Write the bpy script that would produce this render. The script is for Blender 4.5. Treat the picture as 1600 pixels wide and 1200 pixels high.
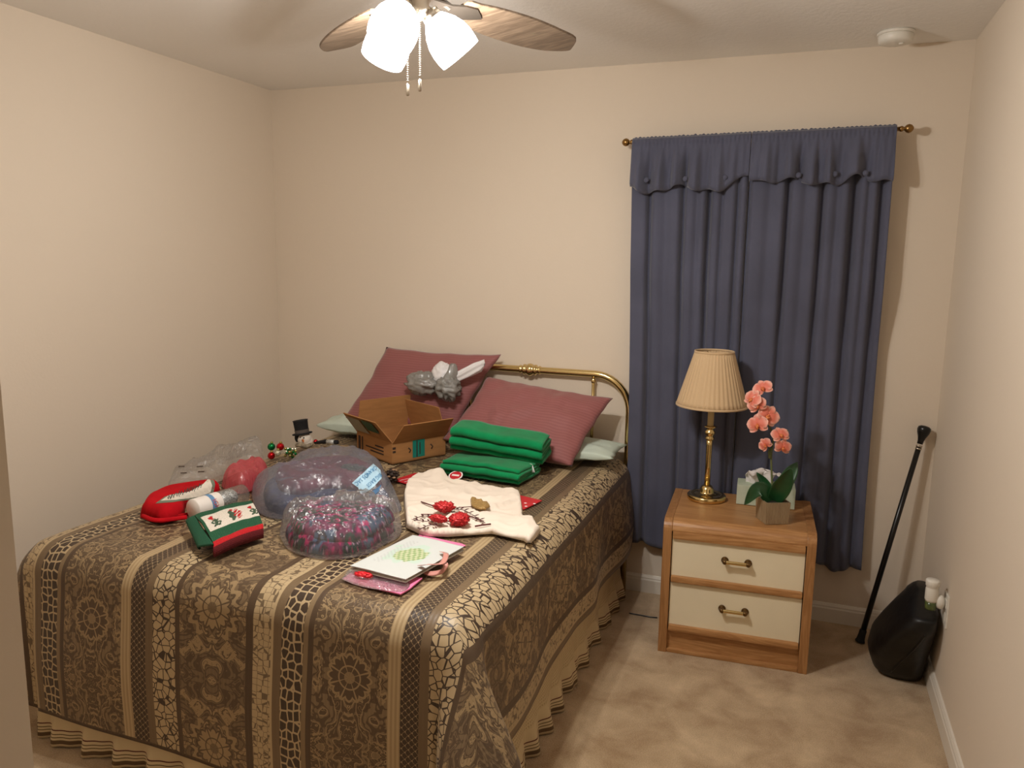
import bpy, bmesh, math, random
from mathutils import Vector, Matrix, noise
V = Vector
PI = math.pi
rnd = random.Random(7)
for o in list(bpy.data.objects):
    bpy.data.objects.remove(o)
scene = bpy.context.scene
col = scene.collection

# ------------------------------------------------------------------ camera
FPX, YAW, PITCH, ROLL, CAMZ = 1219.37, 0.357112, 0.1565, 0.016045, 1.5712
XL, XR, YB, ZC = -2.724, 0.543, 3.587, 2.44          # room shell
_cy, _sy, _cp, _sp = math.cos(YAW), math.sin(YAW), math.cos(PITCH), math.sin(PITCH)
FW = V((-_sy * _cp, _cy * _cp, -_sp))
_R = V((_cy, _sy, 0)); _U = _R.cross(FW)
RT = math.cos(ROLL) * _R + math.sin(ROLL) * _U
UP = -math.sin(ROLL) * _R + math.cos(ROLL) * _U
CAM = V((0, 0, CAMZ))
cd = bpy.data.cameras.new('camera'); cam = bpy.data.objects.new('camera', cd); col.objects.link(cam)
cd.sensor_width = 36; cd.sensor_fit = 'HORIZONTAL'; cd.lens = FPX / 1600 * 36; cd.clip_start = 0.02
m = Matrix((RT, UP, -FW)).transposed().to_4x4(); m.translation = CAM
cam.matrix_world = m
scene.camera = cam

def ray(x, y): return FW + RT * ((x - 800) / FPX) + UP * ((600 - y) / FPX)
def PZ(x, y, z): d = ray(x, y); return CAM + d * ((z - CAM.z) / d.z)
def PY(x, y, Y): d = ray(x, y); return CAM + d * (Y / d.y)
def PX(x, y, X): d = ray(x, y); return CAM + d * (X / d.x)

# ------------------------------------------------------------------ world, exposure
w = bpy.data.worlds.new('world'); scene.world = w; w.use_nodes = True
w.node_tree.nodes['Background'].inputs[0].default_value = (0.9, 0.85, 0.8, 1)
w.node_tree.nodes['Background'].inputs[1].default_value = 0.02
vs = scene.view_settings
vs.view_transform = 'Standard'; vs.look = 'None'; vs.gamma = 1; vs.use_curve_mapping = False
vs.exposure = 0.63
LAMP_W = 19.0                    # each bulb of the ceiling fan, watts of the point light
LAMP_COL = (1.0, 0.965, 0.915)

# ------------------------------------------------------------------ material helpers
def lin(c):
    return tuple((x / 255 / 12.92) if x / 255 <= 0.04045 else ((x / 255 + 0.055) / 1.055) ** 2.4 for x in c) + (1,)

class X:
    """a node socket that takes arithmetic"""
    def __init__(s, nt, sock): s.nt = nt; s.s = sock
    def _op(s, op, *a, clamp=False):
        n = s.nt.nodes.new('ShaderNodeMath'); n.operation = op; n.use_clamp = clamp
        for i, v in enumerate((s,) + a):
            if isinstance(v, X): s.nt.links.new(v.s, n.inputs[i])
            else: n.inputs[i].default_value = v
        return X(s.nt, n.outputs[0])
    def __add__(s, o): return s._op('ADD', o)
    __radd__ = __add__
    def __sub__(s, o): return s._op('SUBTRACT', o)
    def __rsub__(s, o): return (s * -1) + o
    def __mul__(s, o): return s._op('MULTIPLY', o)
    __rmul__ = __mul__
    def __truediv__(s, o): return s._op('DIVIDE', o)
    def gt(s, o): return s._op('GREATER_THAN', o)
    def lt(s, o): return s._op('LESS_THAN', o)
    def abs(s): return s._op('ABSOLUTE')
    def mod(s, o): return s._op('FLOORED_MODULO', o)
    def sin(s): return s._op('SINE')
    def cos(s): return s._op('COSINE')
    def sqrt(s): return s._op('SQRT')
    def atan2(s, o): return s._op('ARCTAN2', o)
    def pp(s, o): return s._op('PINGPONG', o)
    def max(s, o): return s._op('MAXIMUM', o)
    def min(s, o): return s._op('MINIMUM', o)
    def between(s, a, b): return s.gt(a) * s.lt(b)

def new_mat(name):
    mt = bpy.data.materials.new(name); mt.use_nodes = True
    nt = mt.node_tree
    return mt, nt, nt.nodes['Principled BSDF']

def mixc(nt, fac, a, b):
    n = nt.nodes.new('ShaderNodeMix'); n.data_type = 'RGBA'
    if isinstance(fac, X): nt.links.new(fac.s, n.inputs[0])
    else: n.inputs[0].default_value = fac
    for i, c in ((6, a), (7, b)):
        if isinstance(c, tuple): n.inputs[i].default_value = c
        else: nt.links.new(c, n.inputs[i])
    return n.outputs[2]

def texco(nt, kind='Object'):
    return nt.nodes.new('ShaderNodeTexCoord').outputs[kind]

def mapping(nt, vec, scale):
    n = nt.nodes.new('ShaderNodeMapping'); n.inputs['Scale'].default_value = scale
    nt.links.new(vec, n.inputs[0]); return n.outputs[0]

def noise_tex(nt, vec, scale, detail=3, rough=0.5, dist=0):
    n = nt.nodes.new('ShaderNodeTexNoise'); n.inputs['Scale'].default_value = scale
    n.inputs['Detail'].default_value = detail; n.inputs['Roughness'].default_value = rough
    n.inputs['Distortion'].default_value = dist
    if vec is not None: nt.links.new(vec, n.inputs[0])
    return X(nt, n.outputs[0])

def bump(nt, p, h, strength=0.3, dist=0.002):
    n = nt.nodes.new('ShaderNodeBump'); n.inputs['Strength'].default_value = strength
    n.inputs['Distance'].default_value = dist
    nt.links.new(h.s, n.inputs['Height']); nt.links.new(n.outputs[0], p.inputs['Normal'])

def mat(name, c, rough=0.6, metal=0, var=0.0, vscale=8, c2=None, bscale=0, bstr=0.3, bdist=0.002, spec=0.5, sheen=0, aniso=None):
    """plain or slightly mottled surface with a fine relief"""
    mt, nt, p = new_mat(name)
    p.inputs['Roughness'].default_value = rough; p.inputs['Metallic'].default_value = metal
    p.inputs['Specular IOR Level'].default_value = spec
    if sheen: p.inputs['Sheen Weight'].default_value = sheen
    p.inputs['Base Color'].default_value = lin(c)
    tc = texco(nt)
    if var or c2:
        n = noise_tex(nt, mapping(nt, tc, aniso) if aniso else tc, vscale, 4)
        f = ((n - 0.5) * 2.2 + 0.5)._op('ADD', 0, clamp=True)
        b = lin(c2) if c2 else lin(tuple(max(0, x * (1 - var)) for x in c))
        nt.links.new(mixc(nt, f, lin(c), b), p.inputs['Base Color'])
    if bscale:
        bump(nt, p, noise_tex(nt, tc, bscale, 3), bstr, bdist)
    return mt

def vcol_mat(name, rough=0.7, bscale=0, bstr=0.3, bdist=0.002, spec=0.4):
    """colour from the colour attribute 'Col' (woven or printed pattern)"""
    mt, nt, p = new_mat(name)
    a = nt.nodes.new('ShaderNodeVertexColor'); a.layer_name = 'Col'
    nt.links.new(a.outputs[0], p.inputs['Base Color'])
    p.inputs['Roughness'].default_value = rough; p.inputs['Specular IOR Level'].default_value = spec
    if bscale: bump(nt, p, noise_tex(nt, texco(nt), bscale, 3), bstr, bdist)
    return mt

def film_mat(name, tint, milk=(0.8, 0.8, 0.8, 1), milkf=0.1, rough=0.2, bscale=30, gloss=0.6):
    """thin plastic film: see-through, a little milky, glossy towards grazing angles"""
    mt, nt, p = new_mat(name)
    nt.nodes.remove(p); out = nt.nodes['Material Output']
    t = nt.nodes.new('ShaderNodeBsdfTransparent'); t.inputs[0].default_value = tint
    d = nt.nodes.new('ShaderNodeBsdfDiffuse'); d.inputs[0].default_value = milk
    g = nt.nodes.new('ShaderNodeBsdfGlossy'); g.inputs[0].default_value = (1, 1, 1, 1); g.inputs['Roughness'].default_value = rough
    bn = nt.nodes.new('ShaderNodeBump'); bn.inputs['Strength'].default_value = .9; bn.inputs['Distance'].default_value = .012
    nt.links.new(noise_tex(nt, texco(nt), bscale, 4, 0.6, 0.8).s, bn.inputs['Height'])
    lw = nt.nodes.new('ShaderNodeLayerWeight'); lw.inputs[0].default_value = .35
    for n in (g, lw): nt.links.new(bn.outputs[0], n.inputs['Normal'])
    m1 = nt.nodes.new('ShaderNodeMixShader'); m1.inputs[0].default_value = milkf
    nt.links.new(t.outputs[0], m1.inputs[1]); nt.links.new(d.outputs[0], m1.inputs[2])
    m2 = nt.nodes.new('ShaderNodeMixShader')
    nt.links.new((X(nt, lw.outputs['Fresnel']) * gloss + .05).s, m2.inputs[0])
    nt.links.new(m1.outputs[0], m2.inputs[1]); nt.links.new(g.outputs[0], m2.inputs[2])
    nt.links.new(m2.outputs[0], out.inputs[0])
    return mt

# ------------------------------------------------------------------ geometry helpers
class G:
    """collects shapes that belong to one part; build() links them as one mesh object"""
    def __init__(s): s.v = []; s.f = []; s.uv = {}; s.c = {}
    def add(s, vs, fs, M=None):
        b = len(s.v)
        s.v += [(M @ V(p)) if M else V(p) for p in vs]
        s.f += [tuple(i + b for i in f) for f in fs]
        return b
    def box(s, c, d, M=None):
        x, y, z = c; a, b, h = d[0] / 2, d[1] / 2, d[2] / 2
        vs = [(x + i * a, y + j * b, z + k * h) for k in (-1, 1) for j in (-1, 1) for i in (-1, 1)]
        s.add(vs, [(0, 2, 3, 1), (4, 5, 7, 6), (0, 1, 5, 4), (2, 6, 7, 3), (0, 4, 6, 2), (1, 3, 7, 5)], M); return s
    def grid(s, fn, nu, nv, cu=False, cv=False, uv=None, colr=None, M=None):
        vs = []
        b = len(s.v)
        for j in range(nv + (0 if cv else 1)):
            for i in range(nu + (0 if cu else 1)):
                u, v = i / nu, j / nv
                k = len(vs); vs.append(fn(u, v))
                if uv: s.uv[b + k] = uv(u, v)
                if colr: s.c[b + k] = colr(u, v)
        W = nu if cu else nu + 1; H = nv if cv else nv + 1
        fs = [(j * W + i, j * W + (i + 1) % W, ((j + 1) % H) * W + (i + 1) % W, ((j + 1) % H) * W + i) for j in range(nv) for i in range(nu)]
        s.add(vs, fs, M); return s
    def lathe(s, prof, seg=28, M=None, cap=True):
        n = len(prof)
        vs = [(r * math.cos(2 * PI * i / seg), r * math.sin(2 * PI * i / seg), z) for r, z in prof for i in range(seg)]
        fs = [(j * seg + i, j * seg + (i + 1) % seg, (j + 1) * seg + (i + 1) % seg, (j + 1) * seg + i) for j in range(n - 1) for i in range(seg)]
        if cap: fs += [tuple(range(seg - 1, -1, -1)), tuple((n - 1) * seg + i for i in range(seg))]
        s.add(vs, fs, M); return s
    def tube(s, pts, r, seg=10, flat=1.0):
        pts = [V(p) for p in pts]; n = len(pts)
        rr = r if isinstance(r, (list, tuple)) else [r] * n
        t0 = (pts[1] - pts[0]).normalized()
        nrm = t0.orthogonal().normalized(); vs = []
        for i in range(n):
            t = (pts[min(i + 1, n - 1)] - pts[max(i - 1, 0)]).normalized()
            nrm = (nrm - t * nrm.dot(t)).normalized(); bn = t.cross(nrm)
            for k in range(seg):
                a = 2 * PI * k / seg
                vs.append(pts[i] + (nrm * math.cos(a) + bn * math.sin(a) * flat) * rr[i])
        fs = [(i * seg + k, i * seg + (k + 1) % seg, (i + 1) * seg + (k + 1) % seg, (i + 1) * seg + k) for i in range(n - 1) for k in range(seg)]
        fs += [tuple(range(seg - 1, -1, -1)), tuple((n - 1) * seg + k for k in range(seg))]
        s.add(vs, fs); return s
    def ball(s, c, r, sc=(1, 1, 1), nu=16, nv=10, M=None, fn=None):
        c = V(c)
        def f(u, v):
            a, b = 2 * PI * u, PI * (v * 0.996 + 0.002)
            d = V((math.cos(a) * math.sin(b), math.sin(a) * math.sin(b), math.cos(b)))
            k = r * (fn(d) if fn else 1)
            return c + V((d.x * sc[0], d.y * sc[1], d.z * sc[2])) * k
        s.grid(f, nu, nv, cu=True, M=M); return s
    def prism(s, pts, z0, z1, M=None):
        n = len(pts)
        vs = [(x, y, z0) for x, y in pts] + [(x, y, z1) for x, y in pts]
        fs = [tuple(range(n - 1, -1, -1)), tuple(range(n, 2 * n))] + [(i, (i + 1) % n, n + (i + 1) % n, n + i) for i in range(n)]
        s.add(vs, fs, M); return s
    def quad(s, a, b, c, d): s.add([a, b, c, d], [(0, 1, 2, 3)]); return s
    def sheet(s, outline, M=None): s.add(outline, [tuple(range(len(outline)))], M); return s
    def build(s, name, mt, parent=None, smooth=True, bevel=0, solid=0, sub=0, offs=None, bseg=2):
        off = V((0, 0, 0))
        if parent is not None:
            off = root_loc(parent)
        elif offs is not None: off = V(offs)
        me = bpy.data.meshes.new(name)
        me.from_pydata([tuple(p - off) for p in s.v], [], s.f)
        if s.uv:
            ul = me.uv_layers.new(name='UVMap')
            for l in me.loops: ul.data[l.index].uv = s.uv.get(l.vertex_index, (0, 0))
        if s.c:
            ca = me.color_attributes.new('Col', 'FLOAT_COLOR', 'POINT')
            for i in range(len(me.vertices)): ca.data[i].color = s.c.get(i, (1, 1, 1, 1))
        bm = bmesh.new(); bm.from_mesh(me)
        if bevel:
            bmesh.ops.bevel(bm, geom=list(bm.edges), offset=bevel, segments=bseg, profile=0.7, affect='EDGES', clamp_overlap=True)
        bmesh.ops.recalc_face_normals(bm, faces=bm.faces)
        bm.to_mesh(me); bm.free()
        for p in me.polygons: p.use_smooth = smooth
        if mt: me.materials.append(mt)
        o = bpy.data.objects.new(name, me); col.objects.link(o)
        o.location = off if parent is None else (0, 0, 0)
        if parent is not None: o.parent = parent
        if solid:
            md = o.modifiers.new('thickness', 'SOLIDIFY'); md.thickness = solid; md.offset = 0
        if sub:
            md = o.modifiers.new('smooth', 'SUBSURF'); md.levels = sub; md.render_levels = sub
        return o

def root_loc(o):
    while o.parent is not None: o = o.parent
    return V(o.location)

def tag(o, label, cat, group=None):
    o['label'] = label; o['category'] = cat
    if group: o['group'] = group
    return o

def thing(name, label, cat, loc, group=None):
    o = bpy.data.objects.new(name, None); col.objects.link(o); o.location = loc; o.empty_display_size = 0.05
    return tag(o, label, cat, group)

def struct(o): o['kind'] = 'structure'; return o

def frame(o, x, y, z):
    """matrix with origin o and columns x, y, z"""
    x, y, z = V(x).normalized(), V(y).normalized(), V(z).normalized()
    M = Matrix((x, y, z)).transposed().to_4x4(); M.translation = V(o); return M
def rz(o, deg): M = Matrix.Rotation(math.radians(deg), 4, 'Z'); M.translation = V(o); return M
def along(a, b):
    """frame at a whose z runs to b"""
    z = (V(b) - V(a)).normalized(); x = z.orthogonal().normalized(); return frame(a, x, z.cross(x), z)
def nz(x, y, z=0): return noise.noise(V((x, y, z)))
def sm(a, b, x): t = min(1, max(0, (x - a) / (b - a))); return t * t * (3 - 2 * t)
def spline(pts, n):
    """Catmull-Rom through the points"""
    pts = [V(p) for p in pts]; P = [pts[0] * 2 - pts[1]] + pts + [pts[-1] * 2 - pts[-2]]; out = []
    for i in range(1, len(P) - 2):
        for k in range(n):
            t = k / n; a, b, c, d = P[i - 1], P[i], P[i + 1], P[i + 2]
            out.append(0.5 * ((2 * b) + (c - a) * t + (2 * a - 5 * b + 4 * c - d) * t * t + (3 * b - a - 3 * c + d) * t ** 3))
    out.append(pts[-1]); return out
def text_mesh(txt, size, mt, parent, M, name='lettering', ext=0.0004, align='CENTER'):
    cu = bpy.data.curves.new('txt', 'FONT'); cu.body = txt; cu.size = size; cu.extrude = ext; cu.align_x = align; cu.align_y = 'CENTER'
    cu.resolution_u = 3
    t = bpy.data.objects.new('txt', cu); col.objects.link(t)
    dg = bpy.context.evaluated_depsgraph_get()
    me = bpy.data.meshes.new_from_object(t.evaluated_get(dg)); bpy.data.objects.remove(t)
    me.transform(Matrix.Translation(-root_loc(parent)) @ M)
    me.materials.clear(); me.materials.append(mt)
    o = bpy.data.objects.new(name, me); col.objects.link(o); o.parent = parent; return o

# ------------------------------------------------------------------ materials
M_wall = mat('painted drywall', (222, 208, 190), 0.75, bscale=90, bstr=0.25, bdist=0.0015, spec=0.25)
M_ceil = mat('knockdown ceiling', (238, 234, 228), 0.85, bscale=60, bstr=0.5, bdist=0.003, spec=0.2)
M_trim = mat('white trim paint', (226, 218, 205), 0.45)
M_white = mat('white plastic', (228, 224, 214), 0.4)
M_brass = mat('polished brass', (222, 198, 140), 0.16, 1.0)
M_abrass = mat('antique brass', (150, 118, 72), 0.3, 1.0)
M_bronze = mat('aged handle metal', (110, 84, 52), 0.35, 0.9)
M_pewter = mat('dark pewter', (84, 76, 68), 0.45, 0.7)
M_nickel = mat('brushed nickel', (190, 180, 165), 0.28, 1.0)

def carpet_mat():
    mt, nt, p = new_mat('beige cut pile carpet')
    tc = texco(nt)
    a = noise_tex(nt, tc, 5.5, 5, 0.6, 0.4); b = noise_tex(nt, tc, 260, 2)
    f = ((a - 0.5) * 2.4 + (b - 0.5) * 1.2 + 0.5)._op('ADD', 0, clamp=True)
    nt.links.new(mixc(nt, f, lin((160, 127, 88)), lin((216, 188, 150))), p.inputs['Base Color'])
    p.inputs['Roughness'].default_value = 0.95; p.inputs['Specular IOR Level'].default_value = 0.1
    p.inputs['Sheen Weight'].default_value = 0.3
    bump(nt, p, noise_tex(nt, tc, 220, 3, 0.7), 0.9, 0.006)
    return mt
M_carpet = carpet_mat()

def wood_mat(name, c1, c2, c3, scale=1.0, axis='X', rough=0.38):
    mt, nt, p = new_mat(name)
    sc = {'X': (1.2, 14, 14), 'Y': (14, 1.2, 14), 'Z': (14, 14, 1.2)}[axis]
    v = mapping(nt, texco(nt), tuple(s * scale for s in sc))
    a = noise_tex(nt, v, 1.6, 4, 0.55, 1.4)
    b = noise_tex(nt, mapping(nt, texco(nt), tuple(s * scale * 5 for s in sc)), 2.0, 3)
    ring = ((a * 26).sin() * 0.5 + 0.5)
    nt.links.new(mixc(nt, (b - 0.35)._op('MULTIPLY', 1.1, clamp=True), mixc(nt, ring * 0.75, lin(c1), lin(c2)), lin(c3)), p.inputs['Base Color'])
    p.inputs['Roughness'].default_value = rough
    bump(nt, p, b, 0.12, 0.001)
    return mt
M_oak = wood_mat('honey oak grain', (190, 142, 92), (160, 112, 66), (146, 98, 54))
M_oakv = wood_mat('honey oak upright', (178, 130, 82), (150, 104, 60), (134, 88, 48), axis='Z')
M_blade = wood_mat('weathered grey brown blade', (132, 112, 92), (98, 80, 64), (72, 58, 46), 1.0, 'X', 0.45)
M_cream = mat('cream laminate', (238, 226, 196), 0.5, var=0.04, vscale=4)

# ================================================================== the room
def slab(name, a, b, mt):
    c = [(a[i] + b[i]) / 2 for i in range(3)]; d = [abs(b[i] - a[i]) for i in range(3)]
    return struct(G().box(c, d).build(name, mt, smooth=False))
YF = -1.6
EX, EY = PY(27, 900, 0.45).x, 0.45              # corner of the entry wall seen at the left border
slab('floor', (XL - .1, YF - .1, -.1), (XR + .1, YB + .1, 0), M_carpet)
slab('ceiling', (XL - .1, YF - .1, ZC), (XR + .1, YB + .1, ZC + .1), M_ceil)
slab('wall_back', (XL - .1, YB, 0), (XR + .1, YB + .1, ZC), M_wall)
slab('wall_left', (XL - .1, YF, 0), (XL, YB, ZC), M_wall)
slab('wall_right', (XR, YF, 0), (XR + .1, YB, ZC), M_wall)
slab('wall_front', (XL, EY - .11, 0), (EX, EY, ZC), M_wall)
slab('wall_entry', (EX - .11, YF, 0), (EX, EY - .11, ZC), M_wall)
slab('wall_hall', (XL, YF - .1, 0), (XR, YF, ZC), M_wall)
def baseboard(name, p, q, nrm):
    prof = [(0, 0), (.014, 0), (.014, .062), (.011, .068), (.011, .074), (.006, .084), (0, .086)]
    p, q, nrm = V(p), V(q), V(nrm)
    g = G(); n = len(prof)
    vs = [e + nrm * a + V((0, 0, h)) for e in (p, q) for a, h in prof]
    g.add(vs, [(i, (i + 1) % n, n + (i + 1) % n, n + i) for i in range(n)] + [tuple(range(n)), tuple(range(2 * n - 1, n - 1, -1))])
    return struct(g.build(name, M_trim, smooth=False))
baseboard('baseboard_back', (XL, YB, 0), (XR, YB, 0), (0, -1, 0))
baseboard('baseboard_right', (XR, YF, 0), (XR, YB - .014, 0), (-1, 0, 0))
baseboard('baseboard_left', (XL, EY + .014, 0), (XL, YB - .014, 0), (1, 0, 0))
baseboard('baseboard_front', (XL, EY, 0), (EX, EY, 0), (0, 1, 0))

# ================================================================== bed
BXL, BXR, BYF, BYH, BZ = -2.285, -0.72, 1.65, 3.49, 0.67      # edges of the made bed
bed = thing('bed', 'queen bed with an arched brass headboard under a brown striped bedspread', 'bed', ((BXL + BXR) / 2, (BYF + BYH) / 2, 0))
M_ticking = mat('white mattress ticking', (215, 208, 196), 0.85, bscale=80)
M_black = mat('black metal', (22, 20, 20), 0.45)
g = G().box(((BXL + BXR) / 2, (BYF + BYH) / 2 + .02, .52), (BXR - BXL - .06, BYH - BYF - .07, .26)); g.build('mattress', M_ticking, bed, bevel=.05, bseg=4)
g = G().box(((BXL + BXR) / 2, (BYF + BYH) / 2 + .02, .285), (BXR - BXL - .08, BYH - BYF - .08, .20)); g.build('box_spring', M_ticking, bed, bevel=.02)
g = G()
for x in (BXL + .06, BXR - .06): g.box((x, (BYF + BYH) / 2 + .02, .17), (.035, BYH - BYF - .1, .03))
g.box(((BXL + BXR) / 2, BYF + .4, .17), (BXR - BXL - .1, .035, .03)); g.box(((BXL + BXR) / 2, BYH - .4, .17), (BXR - BXL - .1, .035, .03))
g.build('bed_frame', M_black, bed)
for x in (BXL + .08, BXR - .08):
    for y in (BYF + .35, BYH - .1):
        G().lathe([(.016, .155), (.016, .04), (.024, .03), (.024, 0)], 12, Matrix.Translation((x, y, 0))).build('leg', M_black, bed)
HY, HXR, HXL, HZ = 3.552, -0.738, -1.726, 1.05
pts = [V((HXR, HY, 0.0)), V((HXR, HY, .45)), V((HXR, HY, .80))]
R_ = .17
pts += [V((HXR - R_ + R_ * math.cos(a), HY, HZ - R_ + R_ * math.sin(a))) for a in [i * PI / 2 / 10 for i in range(11)]]
pts += [V((2 * ((HXL + HXR) / 2) - p.x, p.y, p.z)) for p in reversed(pts)]
hb = G().tube(pts, .0165, 14).build('headboard', M_brass, bed)
G().tube([(HXR, HY, .56), (HXL, HY, .56)], .011, 10).build('lower_rail', M_brass, hb)
for x in (-0.915, -1.549):
    sp = G().tube([(x, HY, .56), (x, HY, HZ - .01)], .0075, 10)
    sp.lathe([(.0075, 0), (.011, .004), (.012, .012), (.009, .02), (.0075, .024)], 12, Matrix.Translation((x, HY, HZ - .045)))
    sp.build('spindle', M_brass, hb)
for x in (-1.232,):
    prof = [(.0165, -.055), (.021, -.052), (.021, -.046), (.017, -.042), (.019, -.036), (.026, -.032), (.026, -.024), (.020, -.02), (.028, -.012), (.031, 0)]
    prof += [(r, -z) for r, z in reversed(prof[:-1])]
    G().lathe(prof, 20, frame((x, HY, HZ), (0, 1, 0), (0, 0, 1), (1, 0, 0))).build('collar_knob', M_brass, hb)

# ---- bed skirt
def skirt_mat():
    mt, nt, p = new_mat('cream striped bed skirt')
    uvn = nt.nodes.new('ShaderNodeUVMap').outputs[0]
    sep = nt.nodes.new('ShaderNodeSeparateXYZ'); nt.links.new(uvn, sep.inputs[0])
    u, h = X(nt, sep.outputs[0]), X(nt, sep.outputs[1])
    cream, brown, maroon = lin((205, 184, 146)), lin((96, 74, 48)), lin((92, 44, 36))
    c = mixc(nt, h.between(.002, .006) .max(h.between(.014, .027)).max(h.between(.034, .037)).max(h.between(.044, .047)), cream, brown)
    c = mixc(nt, h.between(.056, .060), c, maroon)
    waff = ((u * 2 * PI / .011).sin() * 0.5 + 0.5).max((h * 2 * PI / .011).sin() * 0.5 + 0.5)
    up = h.gt(.100)
    c = mixc(nt, up * (1 - waff) * 0.55, c, lin((150, 124, 84)))
    nt.links.new(c, p.inputs['Base Color']); p.inputs['Roughness'].default_value = 0.9
    bump(nt, p, waff * up, 0.6, 0.003)
    return mt
M_skirt = skirt_mat()
sk = thing('bed_skirt', 'cream ruffled bed skirt with brown stripes along its bottom hem', 'bed skirt', ((BXL + BXR) / 2, (BYF + BYH) / 2, 0))
def skirt_side(p, q, nrm, n, name):
    p, q, nrm = V(p), V(q), V(nrm); L = (q - p).length
    def f(u, v):
        z = .34 * (1 - v) + .006 * v; k = sm(.17, .0, z)
        s_ = u * L
        wv = math.sin(s_ * 2 * PI / .155 + 1.6 * math.sin(s_ * 5.1)) + .35 * math.sin(s_ * 2 * PI / .067)
        b = p + (q - p) * u + nrm * (.004 + k * (.016 + .017 * wv) + .006 * nz(s_ * 3, z * 4))
        return V((b.x, b.y, z + k * .006 * nz(s_ * 9, 2)))
    G().grid(f, n, 26, uv=lambda u, v: (u * L, .34 * (1 - v) + .006 * v)).build(name, M_skirt, sk, solid=.002)
skirt_side((BXR - .02, BYH - .02, 0), (BXR - .02, BYF + .03, 0), (1, 0, 0), 220, 'side_panel')
skirt_side((BXR - .03, BYF + .022, 0), (BXL + .03, BYF + .022, 0), (0, -1, 0), 200, 'foot_panel')
skirt_side((BXL + .02, BYF + .03, 0), (BXL + .02, BYH - .02, 0), (-1, 0, 0), 120, 'side_panel')

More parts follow.
